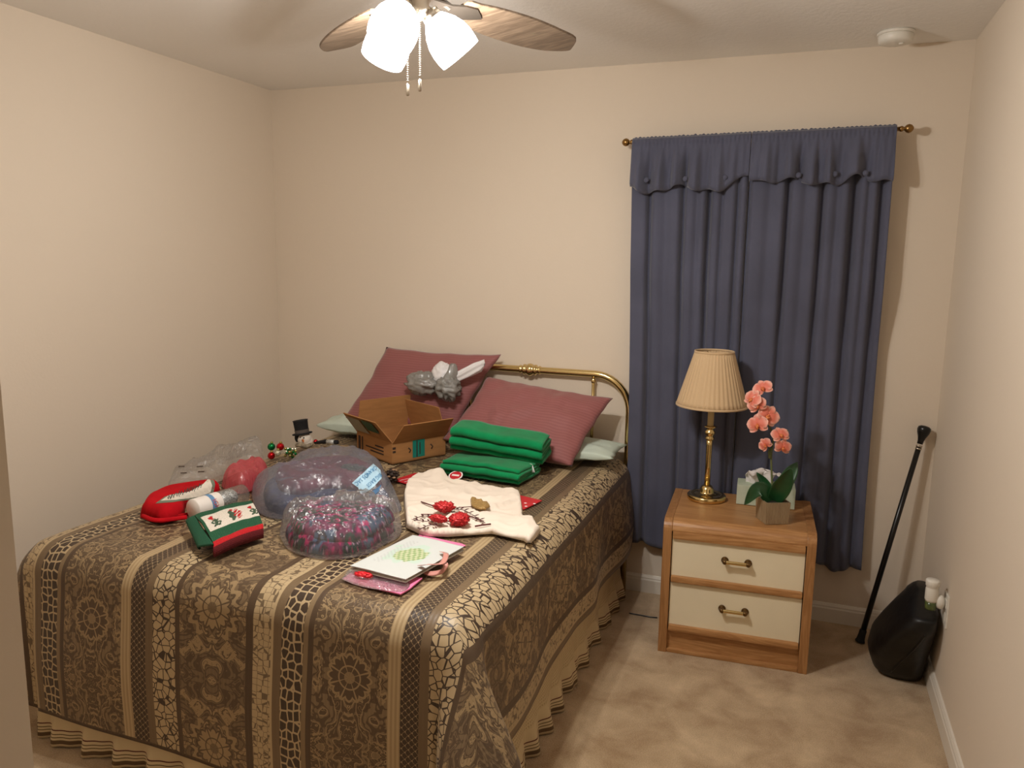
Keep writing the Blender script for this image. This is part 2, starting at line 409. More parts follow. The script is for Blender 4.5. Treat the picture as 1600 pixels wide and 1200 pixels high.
# ---- bedspread
def spread_mat():
    mt, nt, p = new_mat('brown woven damask stripes')
    uvn = nt.nodes.new('ShaderNodeUVMap').outputs[0]
    sep = nt.nodes.new('ShaderNodeSeparateXYZ'); nt.links.new(uvn, sep.inputs[0])
    u, v = X(nt, sep.outputs[0]), X(nt, sep.outputs[1])
    w_ = (u + 1.165).mod(.897)
    light, gold, mid, taupe, dark, vdark = lin((180, 158, 122)), lin((158, 134, 98)), lin((130, 109, 80)), lin((112, 92, 67)), lin((80, 62, 44)), lin((62, 47, 34))
    def comb(a, b, c=0.0):
        n = nt.nodes.new('ShaderNodeCombineXYZ')
        for i, q in enumerate((a, b, c)):
            if isinstance(q, X): nt.links.new(q.s, n.inputs[i])
            else: n.inputs[i].default_value = q
        return n.outputs[0]
    def voro(vec, scale, rnds=0.85):
        n = nt.nodes.new('ShaderNodeTexVoronoi'); n.feature = 'DISTANCE_TO_EDGE'; n.inputs['Scale'].default_value = scale
        n.inputs['Randomness'].default_value = rnds; nt.links.new(vec, n.inputs[0]); return X(nt, n.outputs[0])
    def S(a, b): return w_.between(a, b)
    rib = (u * 2 * PI / .0125).sin() * 0.5 + 0.5
    def damask(cen, half, phase, fill, ground, line):
        a = (w_ - cen).abs(); vv = (v + phase).pp(.205)
        # flower at vv = 0, leaf scrolls towards vv = .2
        r = (a * a + vv * vv).sqrt(); th = vv.atan2(a)
        petal = .054 + .011 * (th * 8).cos()._op('ABSOLUTE')
        flower = r.lt(petal); core = r.lt(.016); ringl = (r - petal).abs().lt(.0035).max((r - .032).abs().lt(.0022) * flower)
        spoke = (th * 8 + PI).cos().gt(.93) * flower
        vec = comb(a * 1.0, vv * 1.0, phase)
        n1 = noise_tex(nt, vec, 19, 1.5, 0.5, 1.2); n2 = noise_tex(nt, vec, 34, 1, 0.5, 1.8)
        leaf = n1.gt(.53) * r.gt(.066); edge = ((n1 - .53).abs().lt(.018)) * r.gt(.062)
        vein = (n2 - .5).abs().lt(.02) * leaf
        shade_ = n1.between(.40, .465) * r.gt(.062)
        # wreath of leaves round the flower
        wr = (r - (.082 + .010 * (th * 14).sin())).abs().lt(.009) * vv.lt(.12)
        c = mixc(nt, rib * 0.35, ground, mid if ground is not mid else taupe)
        c = mixc(nt, shade_ * .85, c, dark)
        c = mixc(nt, leaf.max(wr) * 0.85, c, fill)
        c = mixc(nt, flower * 0.9, c, fill)
        c = mixc(nt, edge.max(vein).max(ringl).max(spoke).max(core * 0.7) * 0.9, c, line)
        return c
    A = damask(.1125, .1125, .06, dark, mid, gold)
    B = damask(.5585, .116, .17, gold, taupe, dark)
    trel = ((u + v) / .020).mod(1.0).lt(.09).max(((u - v) / .020).mod(1.0).lt(.09))
    dots = (((u + v) / .020 - .045).mod(1.0) - .0).lt(.22) * (((u - v) / .020 - .045).mod(1.0)).lt(.22)
    peb = voro(comb(u, v, .3), 43)
    net = voro(comb(u, v * .8, .9), 46, 0.6)
    lat = voro(comb(u, v, .1), 56, 0.35)
    c = mixc(nt, S(0, .225), mid, A)
    c = mixc(nt, S(.225, .262), c, mixc(nt, rib, gold, light))
    c = mixc(nt, S(.262, .315), c, mixc(nt, trel * .75, vdark, gold)); c = mixc(nt, S(.262, .315) * dots * .8, c, light)
    c = mixc(nt, S(.315, .342), c, taupe)
    c = mixc(nt, S(.342, .425), c, mixc(nt, peb.lt(.055), light, vdark))
    c = mixc(nt, S(.425, .442), c, dark)
    c = mixc(nt, S(.442, .675), c, B)
    c = mixc(nt, S(.675, .70), c, dark)
    c = mixc(nt, S(.70, .76), c, mixc(nt, lat.lt(.035) * .8, light, dark))
    c = mixc(nt, S(.76, .768), c, light)
    c = mixc(nt, S(.768, .795), c, taupe)
    c = mixc(nt, S(.795, .865), c, mixc(nt, net.lt(.095), vdark, light))
    c = mixc(nt, S(.865, .880), c, mid)
    c = mixc(nt, S(.880, .897), c, dark)
    hem = nt.nodes.new('ShaderNodeVertexColor'); hem.layer_name = 'Col'
    sp2 = nt.nodes.new('ShaderNodeSeparateColor'); nt.links.new(hem.outputs[0], sp2.inputs[0])
    c = mixc(nt, X(nt, sp2.outputs[0]).gt(.97), c, dark)
    nt.links.new(c, p.inputs['Base Color'])
    p.inputs['Roughness'].default_value = 0.46; p.inputs['Specular IOR Level'].default_value = 0.45
    p.inputs['Sheen Weight'].default_value = 0.03
    bump(nt, p, rib * .5 + noise_tex(nt, uvn, 90, 3), 0.25, 0.002)
    return mt
M_spread = spread_mat()

def spread():
    r = .085; HR, HF, HL = .355, .475, .40          # lengths of cloth hanging below the flat top (right, foot, left)
    def drop(d, side):
        """horizontal advance and fall of cloth d metres past the start of the rounded edge"""
        arc = r * PI / 2
        if d <= 0: return 0.0, 0.0
        if d < arc: a = d / r; return r * math.sin(a), r * (1 - math.cos(a))
        return r, r + (d - arc)
    xr, xl, yf = BXR - r + .005, BXL + r - .005, BYF + r       # where rounding starts
    def pos(s, t):
        """s across (m, s=0 at left start of rounding, negative = left drop); t along from the head"""
        W = xr - xl; L = BYH - yf
        a = s - W if s > W else (-s if s < 0 else 0.0); sx = 1 if s > W else -1
        b = t - L if t > L else 0.0
        x0 = min(max(s, 0), W) + xl; y0 = BYH - min(t, L)
        wr = .004 * nz(s * 4, t * 4, 1) + .0025 * nz(s * 13, t * 11, 5)
        if a <= 0 and b <= 0: return V((x0, y0, BZ + wr))
        if b <= 0:
            h, f = drop(a, sx); k = sm(0, .35, f)
            o = .010 * nz(t * 3.2, sx * 7, f * 2) * k * 2 + (.012 * math.sin(t * 9.0 + 1) * k if sx > 0 else .01 * math.sin(t * 11) * k)
            return V((x0 + sx * (h + .012 * k + o), y0, BZ - f + wr * .5 + (.018 * math.sin(t * 6.2 + 2) * k * k)))
        if a <= 0:
            h, f = drop(b, 0); k = sm(0, .42, f)
            o = .008 * math.sin(s * 7.5) * k + .010 * nz(s * 3.4, 3, f * 2) * k
            return V((x0, y0 - (h + .022 * k + o), BZ - f + wr * .5 + .012 * math.sin(s * 5 + 1) * k * k))
        rho = math.hypot(a, b); phi = math.atan2(b, a)           # 0 = side, 90 = foot
        h, f = drop(rho, 0)
        th = phi; d0 = V((sx * math.cos(th), -math.sin(th), 0))
        base = V((x0, y0, BZ)) + d0 * h - V((0, 0, f))
        q = math.sin(2 * phi) ** 1.2
        k = sm(.05, .45, f)
        flare = (.50 if sx > 0 else .34) * q * max(0, f - r * .4)     # the spare cloth stands out as a soft cone
        dg = V((sx * .80, -.60, 0)).normalized() if sx > 0 else V((sx * .75, -.6, 0)).normalized()
        # fold side: the foot half is pushed forward, the side half tucked back
        side = V((-sx * .55, -.83, 0)) * math.sin(4 * phi - PI) * .075 * k * 1.0 if sx > 0 else V((0, 0, 0))
        return base + dg * flare + side * 1.0 + V((0, 0, .12 * q * max(0, f - .1)))
    W = xr - xl; L = BYH - yf
    arcx = r * PI / 2 - r
    s0, s1 = -(HL + arcx + r * 0 + .08), W + HR + arcx + .075
    t1 = L + HF + arcx + .075
    g = G()
    ss = [s0 + (s1 - s0) * i / 190 for i in range(191)]; tt = [t1 * j / 200 for j in range(201)]
    def sclamp(s, t):
        # round the cloth's free corners so the fold ends near the floor
        return s, t
    def fn(u, v):
        s, t = ss[round(u * 190)], tt[round(v * 200)]
        a = max(0, s - W, -s); b = max(0, t - L)
        if a > 0 and b > 0:
            mx = (HF + arcx + .075); rr_ = math.hypot(a, b)
            lim = (HR + arcx + .075 if s > W else HL + .1) ; ph = math.atan2(b, a)
            e = lim + (mx - lim) * ph / (PI / 2)
            sq = max(a / (s1 - W if s > W else -s0), b / (t1 - L))
            ro = sq * e
            a2, b2 = ro * math.cos(ph), ro * math.sin(ph)
            s = W + a2 if s > W else -a2; t = L + b2
        return pos(s, t)
    def uvf(u, v):
        s, t = ss[round(u * 190)], tt[round(v * 200)]
        x = xl + s
        ar = r * PI / 2 - r
        x = x - ar * min(1, max(0, (s - W) / (r * PI / 2)))
        return (x, t)
    def cf(u, v):
        s, t = ss[round(u * 190)], tt[round(v * 200)]
        e = max(sm(t1 - .022, t1 - .012, t), sm(s1 - .014, s1 - .006, s), sm(s0 + .014, s0 + .006, s))
        return (e, e, e, 1)
    g.grid(fn, 190, 200, uv=uvf, colr=cf)
    o = g.build('bedspread', M_spread, solid=.006)
    tag(o, 'brown and gold damask striped bedspread draped over the bed', 'bedspread')
    return o
spread()

# ================================================================== ceiling fan
FC = V((-.96, 1.82, 0)); FZ = 2.21
fan = thing('ceiling_fan', 'five-bladed ceiling fan with three lit frosted glass shades', 'ceiling fan', (FC.x, FC.y, ZC))
TF = Matrix.Translation((FC.x, FC.y, 0))
G().lathe([(.03, 2.44), (.068, 2.44), (.068, 2.425), (.05, 2.395), (.02, 2.385)], 28, TF).build('ceiling_canopy', M_nickel, fan)
G().lathe([(.013, 2.40), (.013, 2.32)], 16, TF).build('downrod', M_nickel, fan)
G().lathe([(.02, 2.345), (.07, 2.34), (.105, 2.32), (.112, 2.29), (.112, 2.255), (.10, 2.235), (.06, 2.225), (.05, 2.222)], 36, TF).build('motor_housing', M_nickel, fan)
G().lathe([(.05, 2.224), (.052, 2.205), (.044, 2.195), (.046, 2.175), (.038, 2.160), (.022, 2.150), (.008, 2.147), (.003, 2.140)], 28, TF).build('light_fitter', M_nickel, fan)
blade_out = [(.16, .045), (.22, .062), (.34, .075), (.46, .074), (.56, .060), (.620, .036), (.650, .014), (.645, -.006), (.600, -.055), (.52, -.066), (.40, -.072), (.28, -.064), (.20, -.050), (.16, -.040)]
def smooth_outline(o, n=4):
    P = [V((x, y, 0)) for x, y in o]; return [(p.x, p.y) for p in spline(P + [P[0]], n)][:-1]
bo = smooth_outline(blade_out, 3)
for k in range(5):
    ang = 69 + 72 * k
    Mb = rz((FC.x, FC.y, FZ + .006), ang) @ Matrix.Rotation(math.radians(-11), 4, 'X')
    bl = G().prism(bo, 0, .007, Mb).build('blade', M_blade, fan, smooth=False, bevel=.0015, bseg=1)
    ir = G().prism([(.06, .012), (.13, .014), (.165, .03), (.20, .034), (.235, .012), (.25, 0), (.235, -.012), (.20, -.034), (.165, -.03), (.13, -.014), (.06, -.012)], -.005, 0, Mb)
    ir.tube([Mb @ V((.05, 0, .025)), Mb @ V((.09, 0, .012)), Mb @ V((.13, 0, -.002))], .010, 8)
    ir.build('blade_iron', M_pewter, fan, smooth=False)
def shade_glass():
    mt, nt, p = new_mat('lit frosted glass')
    out = nt.nodes['Material Output']
    e = nt.nodes.new('ShaderNodeEmission'); e.inputs[0].default_value = LAMP_COL + (1,); e.inputs[1].default_value = 10.0
    t = nt.nodes.new('ShaderNodeBsdfTransparent')
    mx = nt.nodes.new('ShaderNodeMixShader'); mx.inputs[0].default_value = .50
    nt.links.new(t.outputs[0], mx.inputs[1]); nt.links.new(e.outputs[0], mx.inputs[2]); nt.links.new(mx.outputs[0], out.inputs[0])
    return mt
M_glass = shade_glass()
M_bulb, _nt, _p = new_mat('glowing bulb')
_p.inputs['Emission Color'].default_value = LAMP_COL + (1,); _p.inputs['Emission Strength'].default_value = 8
for ang in (35, 155, 275):
    a = math.radians(ang); d = V((math.cos(a), math.sin(a), 0))
    n0 = V((FC.x, FC.y, 2.178)) + d * .042; n1 = n0 + d * .085 + V((0, 0, -.100))
    Ma = along(n0, n1)
    arm = G().tube([V((FC.x, FC.y, 2.182)) + d * .03, n0, n0 + (n1 - n0) * .12], .012, 12).build('lamp_arm', M_nickel, fan)
    G().lathe([(.014, .0), (.024, .004), (.026, .02), (.022, .026)], 20, Ma).build('lamp_holder', M_nickel, arm)
    prof = [(.024, .018), (.034, .030), (.046, .048), (.055, .070), (.0585, .092), (.058, .112), (.056, .128)]
    sh = G().lathe(prof, 30, Ma, cap=False).build('glass_shade', M_glass, fan)
    G().ball(Ma @ V((0, 0, .062)), .024, (1, 1, 1.0)).build('bulb', M_bulb, sh)
    ld = bpy.data.lights.new('bulb_light', 'POINT'); ld.energy = LAMP_W; ld.color = LAMP_COL; ld.shadow_soft_size = .028
    lo = bpy.data.objects.new('bulb_light', ld); col.objects.link(lo); lo.parent = fan; lo.location = (Ma @ V((0, 0, .098))) - V((FC.x, FC.y, ZC))
for (px_, py_, ln) in ((637, 150, 0), (656, 143, 0)):
    b = PY(px_, py_, FC.y - .03); t = V((b.x, b.y, 2.165))
    ch = G()
    n = int((t.z - b.z - .03) / .005)
    for i in range(n): ch.ball((b.x, b.y, t.z - i * .005), .0021, nu=6, nv=4)
    ch = ch.build('pull_chain', M_nickel, fan)
    G().lathe([(.001, .03), (.0035, .026), (.0045, .012), (.004, .002), (.002, 0)], 10, Matrix.Translation((b.x, b.y, b.z))).build('chain_pull', M_nickel, ch)

# ================================================================== smoke detector
p = PZ(1400, 55, ZC - .012)
sd = thing('smoke_detector', 'round white smoke detector on the ceiling', 'smoke detector', (p.x, p.y, ZC))
TS = Matrix.Translation((p.x, p.y, 0))
G().lathe([(.062, ZC), (.066, ZC - .004), (.066, ZC - .010), (.060, ZC - .012)], 36, TS).build('base_plate', M_white, sd)
b = G().lathe([(.060, ZC - .012), (.062, ZC - .016), (.060, ZC - .034), (.052, ZC - .041), (.030, ZC - .044), (.001, ZC - .045)], 36, TS).build('cover', M_white, sd)
G().lathe([(.009, ZC - .044), (.009, ZC - .047), (.001, ZC - .048)], 16, Matrix.Translation((p.x + .02, p.y - .01, 0))).build('test_button', M_white, b)

# ================================================================== curtains
RY = YB - .09; RZ = 2.10
rod = thing('curtain_rod', 'antique brass curtain rod with ball ends above the blue curtains', 'curtain rod', (-.23, RY, RZ))
def rodz(x): return 2.093 + (x + .77) / 1.09 * .012
G().tube([(-.765, RY, rodz(-.765)), (.305, RY, rodz(.305))], .0085, 12).build('rod', M_abrass, rod)
for x, s in ((-.765, -1), (.305, 1)):
    Mf = frame((x, RY, rodz(x)), (0, 1, 0), (0, 0, s), (s, 0, 0))
    G().lathe([(.0085, -.01), (.011, -.006), (.011, .0), (.006, .006), (.008, .008), (.0145, .014), (.0175, .023), (.0145, .033), (.006, .040), (.001, .041)], 20, Mf).build('finial', M_abrass, rod)
for x in (-.735, .275):
    G().box((x, YB - .003, rodz(x)), (.02, .006, .06)).tube([(x, YB, rodz(x) - .012), (x, RY, rodz(x) - .012)], .005, 8).build('bracket', M_abrass, rod, smooth=False)
M_curt = mat('slate blue curtain cloth', (86, 88, 107), 0.8, var=.10, vscale=5, bscale=420, bstr=.25, bdist=.0008, sheen=.25, spec=.25)
dips = [(-.68, .020, .045), (-.605, .03, .012), (-.531, .016, .04), (-.47, .02, .012), (-.42, .017, .05), (-.365, .012, .018), (-.30, .014, .03), (-.255, .014, .03), (-.17, .03, .012), (-.10, .017, .045), (-.03, .025, .012), (.033, .017, .045), (.09, .02, .014), (.152, .022, .055), (.205, .015, .014), (.25, .018, .045)]
def fold(x): return sum(d * math.exp(-((x - c) / (w_ * .72)) ** 2) for c, w_, d in dips)
def curtain(x0, x1, zb, name_label, edge, buttons):
    t = thing('window_curtain', name_label, 'curtain', ((x0 + x1) / 2, RY, 0), 'window curtain panels')
    nx = int((x1 - x0) / .0045)
    def ybase(z): return RY - .012 + .040 * sm(1.55, 1.2, z)          # pressed back behind the nightstand near the floor
    def f(u, v):
        x = x0 + (x1 - x0) * u; z = rodz(x) - .004 + (zb(u) - rodz(x)) * v
        k = .35 + .65 * sm(0, .12, v)
        sway = .010 * math.sin(z * 1.7 + 1) * v
        fd = min(.062, fold(x + .012 * nz(z * .9, x * 4) * v)) * (1.0 - .28 * sm(1.55, 1.2, z))
        y = ybase(z) - (.028 * sm(-.66, -.70, x) * sm(1.5, 1.2, z)) + k * (fd if x > -.69 else fd * .3) + .002 * nz(x * 9, z * 2)
        if v < .02: y = RY - .010
        xx = x + sway * (0.4) + .006 * nz(x * 5, z * 1.3, 4) * v
        if edge < 0: xx += (1 - u) * .05 * v * (1 - .35 * v)
        if edge > 0: xx += (u) ** 3 * .012 * v
        return V((xx, min(y, YB - .018), z))
    G().grid(f, nx, 90).build('panel', M_curt, t, solid=.0015)
    # attached valance, gathered on the rod
    def fv(u, v):
        x = x0 + (x1 - x0) * u
        zt = rodz(x) + .012
        low = (.222 if edge < 0 else .208) + .011 * math.sin(u * 13 + edge) + .009 * math.sin(u * 29 + 2 * edge) + .012 * nz(u * 7, edge * 3)
        if edge > 0: low -= .030 * math.exp(-((u - 0) / .10) ** 2)
        if edge < 0: low -= .05 * sm(.86, 1, u)
        z = zt - (low) * v
        gat = .007 * math.sin(x * 2 * PI / .017) * (1 - sm(0, .25, v)) + .021 * math.sin(x * 2 * PI / .105 + 2.6 * math.sin(x * 11)) * sm(.05, .8, v) + .003 * math.sin(x * 2 * PI / .031 + 3 * nz(x * 8, 1)) * sm(.02, .4, v)
        y = RY - .020 - .028 * sm(.0, 1, v) + gat
        for bx in buttons:
            d = (x - bx); k = sm(0.1, .85, v)
            y += .020 * math.exp(-(d / (.012 + .004 * (1 - v))) ** 2) * k
        if v > .93: y += .010 * sm(.93, 1, v)
        if v < .10: y = RY - .011 - .012 * math.sin(v / .10 * PI / 2) + gat * .6 * (v / .1)
        return V((x, y, z))
    vl = G().grid(fv, nx, 34).build('valance', M_curt, t, solid=.002)
    for bx in buttons:
        G().ball((bx, RY - .042, rodz(bx) - .168), .011, (1, .5, 1), 14, 8).build('button', M_curt, vl)
    # top heading over the rod
    def fh(u, v):
        x = x0 + (x1 - x0) * u; a = PI * v
        rr = .0125 + .002 * math.sin(x * 2 * PI / .017)
        return V((x, RY - rr * math.cos(a), rodz(x) + rr * math.sin(a) + (.006 + .004 * nz(x * 60, 3)) * math.sin(a)))
    G().grid(fh, nx, 8).build('heading', M_curt, t)
    return t
def px2x(px_): return PY(px_, 300, RY).x
curtain(-.757, px2x(1169), lambda u: .262 + .012 * math.sin(u * 14), 'slate blue curtain panel hanging beside the brass headboard', -1, [px2x(1012), px2x(1072), px2x(1133)])
curtain(px2x(1170), .285, lambda u: .285 + .03 * u * 0 + .014 * math.sin(u * 20 + 1) - .015 * u, 'slate blue curtain panel hanging above the orchid and beside the cane', 1, [px2x(1185), px2x(1246), px2x(1302), px2x(1349), px2x(1387)])

# ================================================================== nightstand
NS = V((-.471, 3.02, 0)); NA = 3.2; NW, ND, NH = .575, .465, .562
ns = thing('nightstand', 'oak nightstand with two cream drawers and brass pulls beneath the curtains', 'nightstand', NS)
MN = rz(NS, NA)
T_ = .034
def prof_top(y0, y1, z, r):
    """side outline of the case: top rolls over the front edge"""
    return [(y0 + r - r * math.cos(a), z - r + r * math.sin(a)) for a in [PI / 2 * i / 6 for i in range(7)]]
def yz_prism(g, pts, x0, x1):
    Mp = MN @ Matrix(((0, 0, 1, 0), (1, 0, 0, 0), (0, 1, 0, 0), (0, 0, 0, 1)))
    g.prism(pts, x0, x1, Mp); return g
so = [(.0, 0), (0, NH - .045)] + [(.045 - .045 * math.cos(a), NH - .045 + .045 * math.sin(a)) for a in [PI / 2 * i / 6 for i in range(1, 7)]] + [(ND, NH), (ND, 0)]
for x in (0, NW - T_): yz_prism(G(), so, x, x + T_).build('side_panel', M_oakv, ns, smooth=False, bevel=.003)
to = [(.006, NH - .046), (.006, NH - .04)] + [(.051 - .045 * math.cos(a), NH - .047 + .045 * math.sin(a)) for a in [PI / 2 * i / 6 for i in range(1, 7)]] + [(ND, NH - .002), (ND, NH - .024), (.06, NH - .024), (.03, NH - .046)]
yz_prism(G(), to, T_, NW - T_).build('top', M_oak, ns, smooth=False)
G().box((NW / 2, ND - .008, NH / 2 - .02), (NW - 2 * T_, .012, NH - .06), MN).build('back_panel', M_oakv, ns, smooth=False)
pl = G().box((NW / 2, .030, .054), (NW - 2 * T_, .018, .085), MN).build('plinth', M_oak, ns, smooth=False)
G().box((NW / 2, .013, .008), (NW - 2 * T_, .020, .016), MN).build('plinth_moulding', M_oak, pl, smooth=False, bevel=.005)
iw = NW - 2 * T_
for z0, z1, up in ((.325, .512, True), (.112, .298, False)):
    dr = G().box((NW / 2, .022, (z0 + z1) / 2), (iw - .006, .016, z1 - z0), MN).box((NW / 2, .21, (z0 + z1) / 2 - .01), (iw - .02, .36, z1 - z0 - .04), MN).build('drawer', M_cream, ns, smooth=False)
    if up:
        G().box((NW / 2, .014, z1 - .012), (iw - .006, .026, .032), MN).build('drawer_pull_rail', M_oak, dr, smooth=False, bevel=.008)
    G().box((NW / 2, .012, z0 - .008 + (.0 if up else .004)), (iw - .006, .028, .026), MN).build('drawer_rail', M_oak, dr, smooth=False, bevel=.009)
    zc = (z0 + z1) / 2 - (.0 if up else -.012); xc = NW / 2
    hd = G().tube([MN @ V((xc - .044, -.011, zc)), MN @ V((xc - .036, -.011, zc)), MN @ V((xc + .036, -.011, zc)), MN @ V((xc + .044, -.011, zc))], [.0062, .0070, .0070, .0062], 12).build('handle', M_brass, dr)
    for s in (-1, 1):
        G().lathe([(.0145, 0), (.0145, .003), (.009, .006), (.0085, .020), (.0095, .026), (.007, .032)], 16, frame(MN @ V((xc + s * .044, .0135, zc)), (1, 0, 0), (0, 0, 1), MN.to_3x3() @ V((0, -1, 0)))).build('mount', M_bronze, hd)
def nsp(px_, py_): return PZ(px_, py_, NH)

# ================================================================== table lamp
LB = V((-.347, 3.372, NH))
lamp = thing('table_lamp', 'brass candlestick table lamp with a pleated beige shade', 'lamp', LB)
TL = Matrix.Translation(LB)
G().lathe([(.080, 0), (.082, .004), (.082, .018), (.078, .022), (.066, .025), (.062, .023), (.05, .024), (.034, .028), (.030, .034), (.029, .046), (.022, .058), (.012, .064)], 40, TL).build('base', M_brass, lamp)
G().lathe([(.0125, .060), (.0120, .15), (.0135, .24), (.014, .265)], 24, TL).build('stem', M_brass, lamp)
G().lathe([(.014, .262), (.020, .266), (.020, .272), (.015, .278), (.019, .285), (.023, .292), (.023, .300), (.016, .306), (.017, .314), (.026, .318), (.027, .322), (.012, .326)], 28, TL).build('collar', M_brass, lamp)
M_candle = mat('ivory candle sleeve', (206, 186, 140), .5)
G().lathe([(.0135, .322), (.0135, .47)], 20, TL).build('candle_sleeve', M_candle, lamp)
M_shade = mat('pleated beige silk', (206, 176, 136), .75, bscale=200, bstr=.15, sheen=.2)
def pleat(u, v):
    a = 2 * PI * u; z = .415 + .228 * v
    r = .147 + (.080 - .147) * v
    n = 44; ph = (a * n / (2 * PI)) % 1
    amp = .0035 * (1 - .35 * v)
    r += amp * (abs(ph - .5) * 2 - .5) + .0012 * nz(math.cos(a) * 5, math.sin(a) * 5)
    return LB + V((r * math.cos(a), r * math.sin(a), z))
shd = G().grid(pleat, 264, 10, cu=True).build('lamp_shade', M_shade, lamp, solid=.0015)
for z, r in ((.415, .1485), (.643, .0815)):
    G().lathe([(r, z - .004), (r + .0018, z - .003), (r + .0018, z + .004), (r, z + .005), (r - .003, z + .004), (r - .003, z - .003), (r, z - .004)], 64, TL, cap=False).build('shade_trim', M_shade, shd)
sp_ = G()
for k in range(3):
    a = k * 2 * PI / 3; sp_.tube([LB + V((0, 0, .62)), LB + V((.079 * math.cos(a), .079 * math.sin(a), .638))], .0012, 6)
sp_.tube([LB + V((0, 0, .47)), LB + V((0, 0, .625))], .004, 8); sp_.build('shade_spider', M_brass, lamp)

# ================================================================== tissue box
TB0, TB1 = V((-.235, 3.462, NH)), V((.024, 3.462, NH))
M_tiss = mat('pale green printed carton', (200, 208, 188), .6, c2=(182, 196, 172), vscale=30)
tb = thing('tissue_box', 'pale green tissue box with a white tissue pulled up behind the orchid', 'tissue box', ((TB0.x + TB1.x) / 2, 3.405, NH))
cx = (TB0.x + TB1.x) / 2
Mt = rz((cx, 3.412, NH), 3)
G().box((0, 0, .042), (.235, .115, .084), Mt).build('carton', M_tiss, tb, smooth=False, bevel=.002)
M_paper = mat('white tissue paper', (232, 226, 224), .85, spec=.2)
def tiss(u, v):
    a = (u - .5) * 2; b = v
    x = -.035 + a * (.045 + .03 * b) + .05 * b * b + .012 * nz(a * 3, b * 4)
    y = .012 * math.sin(a * 5 + b * 3) + .015 * nz(a * 4, b * 5, 3)
    z = .080 + .072 * math.sin(b * 2.25) - .02 * a * a + .012 * nz(a * 5, b * 3, 8)
    return Mt @ V((x, y - .02 * b, z))
G().grid(tiss, 22, 18).build('tissue', M_paper, tb, solid=.0008)

# ================================================================== orchid
PB = V((-.068, 3.178, NH))
orch = thing('potted_orchid', 'coral pink orchid in a square ribbed taupe pot on the nightstand', 'potted plant', PB)
Mp = rz(PB, 27)
def pot_mat():
    mt, nt, p_ = new_mat('ribbed taupe ceramic')
    p_.inputs['Base Color'].default_value = lin((150, 128, 98)); p_.inputs['Roughness'].default_value = .42
    sep = nt.nodes.new('ShaderNodeSeparateXYZ'); nt.links.new(texco(nt), sep.inputs[0])
    s_ = ((X(nt, sep.outputs[0]) * 1.0 + X(nt, sep.outputs[1]) * .6) * 900).sin()
    n = noise_tex(nt, mapping(nt, texco(nt), (90, 90, 8)), 1.5, 2)
    nt.links.new(mixc(nt, n, lin((128, 104, 76)), lin((176, 156, 124))), p_.inputs['Base Color'])
    bump(nt, p_, s_ + n, .5, .0015); return mt
M_pot = pot_mat()
pw, ph = .050, .088
pg = G()
def sq(w0, z): return [(-w0, -w0, z), (w0, -w0, z), (w0, w0, z), (-w0, w0, z)]
rings = [sq(pw * .93, 0), sq(pw, ph), sq(pw - .006, ph), sq(pw - .008, ph - .012)]
vsq = [q for r_ in rings for q in r_]
pg.add(vsq, [(3, 2, 1, 0)] + [(j * 4 + i, j * 4 + (i + 1) % 4, j * 4 + 4 + (i + 1) % 4, j * 4 + 4 + i) for j in range(3) for i in range(4)], Mp)
pot = pg.build('pot', M_pot, orch, smooth=False)
M_soil = mat('dark moss', (40, 36, 26), .95, bscale=120, bstr=.8, bdist=.004)
G().grid(lambda u, v: Mp @ V(((u - .5) * 2 * (pw - .006), (v - .5) * 2 * (pw - .006), ph - .014 + .008 * (1 - (2 * u - 1) ** 2) + .003 * nz(u * 9, v * 9))), 12, 12).build('soil', M_soil, orch)
M_leaf = mat('glossy dark green leaf', (34, 84, 44), .32, c2=(22, 62, 34), vscale=12, spec=.6)
M_stem = mat('green flower stem', (92, 108, 62), .55, c2=(120, 118, 78), vscale=30)
def leaf(tip, mid, w_, roll):
    base = PB + V((0.0, 0.0, ph - .012)); pts_ = spline([base, V(mid), V(tip)], 8); n = len(pts_) - 1
    def f(u, v):
        i = v * n; k = min(int(i), n - 1); p = pts_[k].lerp(pts_[k + 1], i - k)
        t = (pts_[k + 1] - pts_[k]).normalized(); side = t.cross(V((.1, -.75, .65))).normalized(); up = side.cross(t)
        side = (side * math.cos(roll) + up * math.sin(roll)); up = side.cross(t)
        wd = w_ * (math.sin(PI * min(1, (v * .93 + .07)) ** .8)) ** .75 if v < .999 else .0005
        a = (u - .5) * 2
        return p + side * a * wd + up * (.30 * wd * a * a)
    G().grid(f, 10, n).build('leaf', M_leaf, orch, solid=.0018)
leaf(PY(1163, 789, 3.14), PY(1186, 764, 3.14), .030, .35)
leaf(PY(1182, 738, 3.20), PY(1197, 758, 3.20), .020, .5)
leaf(PY(1236, 731, 3.10), PY(1224, 756, 3.13), .036, -.35)
leaf(PY(1246, 722, 3.24), PY(1232, 744, 3.22), .030, -.3)
stem_pts = [PB + V((0, 0, ph - .015)), PY(1206, 745, 3.20), PY(1205, 712, 3.20), PY(1208, 690, 3.20), PY(1205, 672, 3.19), PY(1192, 650, 3.18), PY(1181, 628, 3.17), PY(1184, 605, 3.17)]
G().tube(spline(stem_pts, 6), [.0042 - .002 * i / 42 for i in range(43)], 8).build('stem', M_stem, orch)
G().tube([PY(1203, 716, 3.195), PY(1203, 706, 3.195), PY(1204, 700, 3.195)], [.006, .0075, .004], 8).build('stem_node', M_stem, orch)
G().tube([PY(1206, 672, 3.19), PY(1218, 671, 3.18), PY(1232, 673, 3.17)], .0018, 6).build('side_shoot', M_stem, orch)
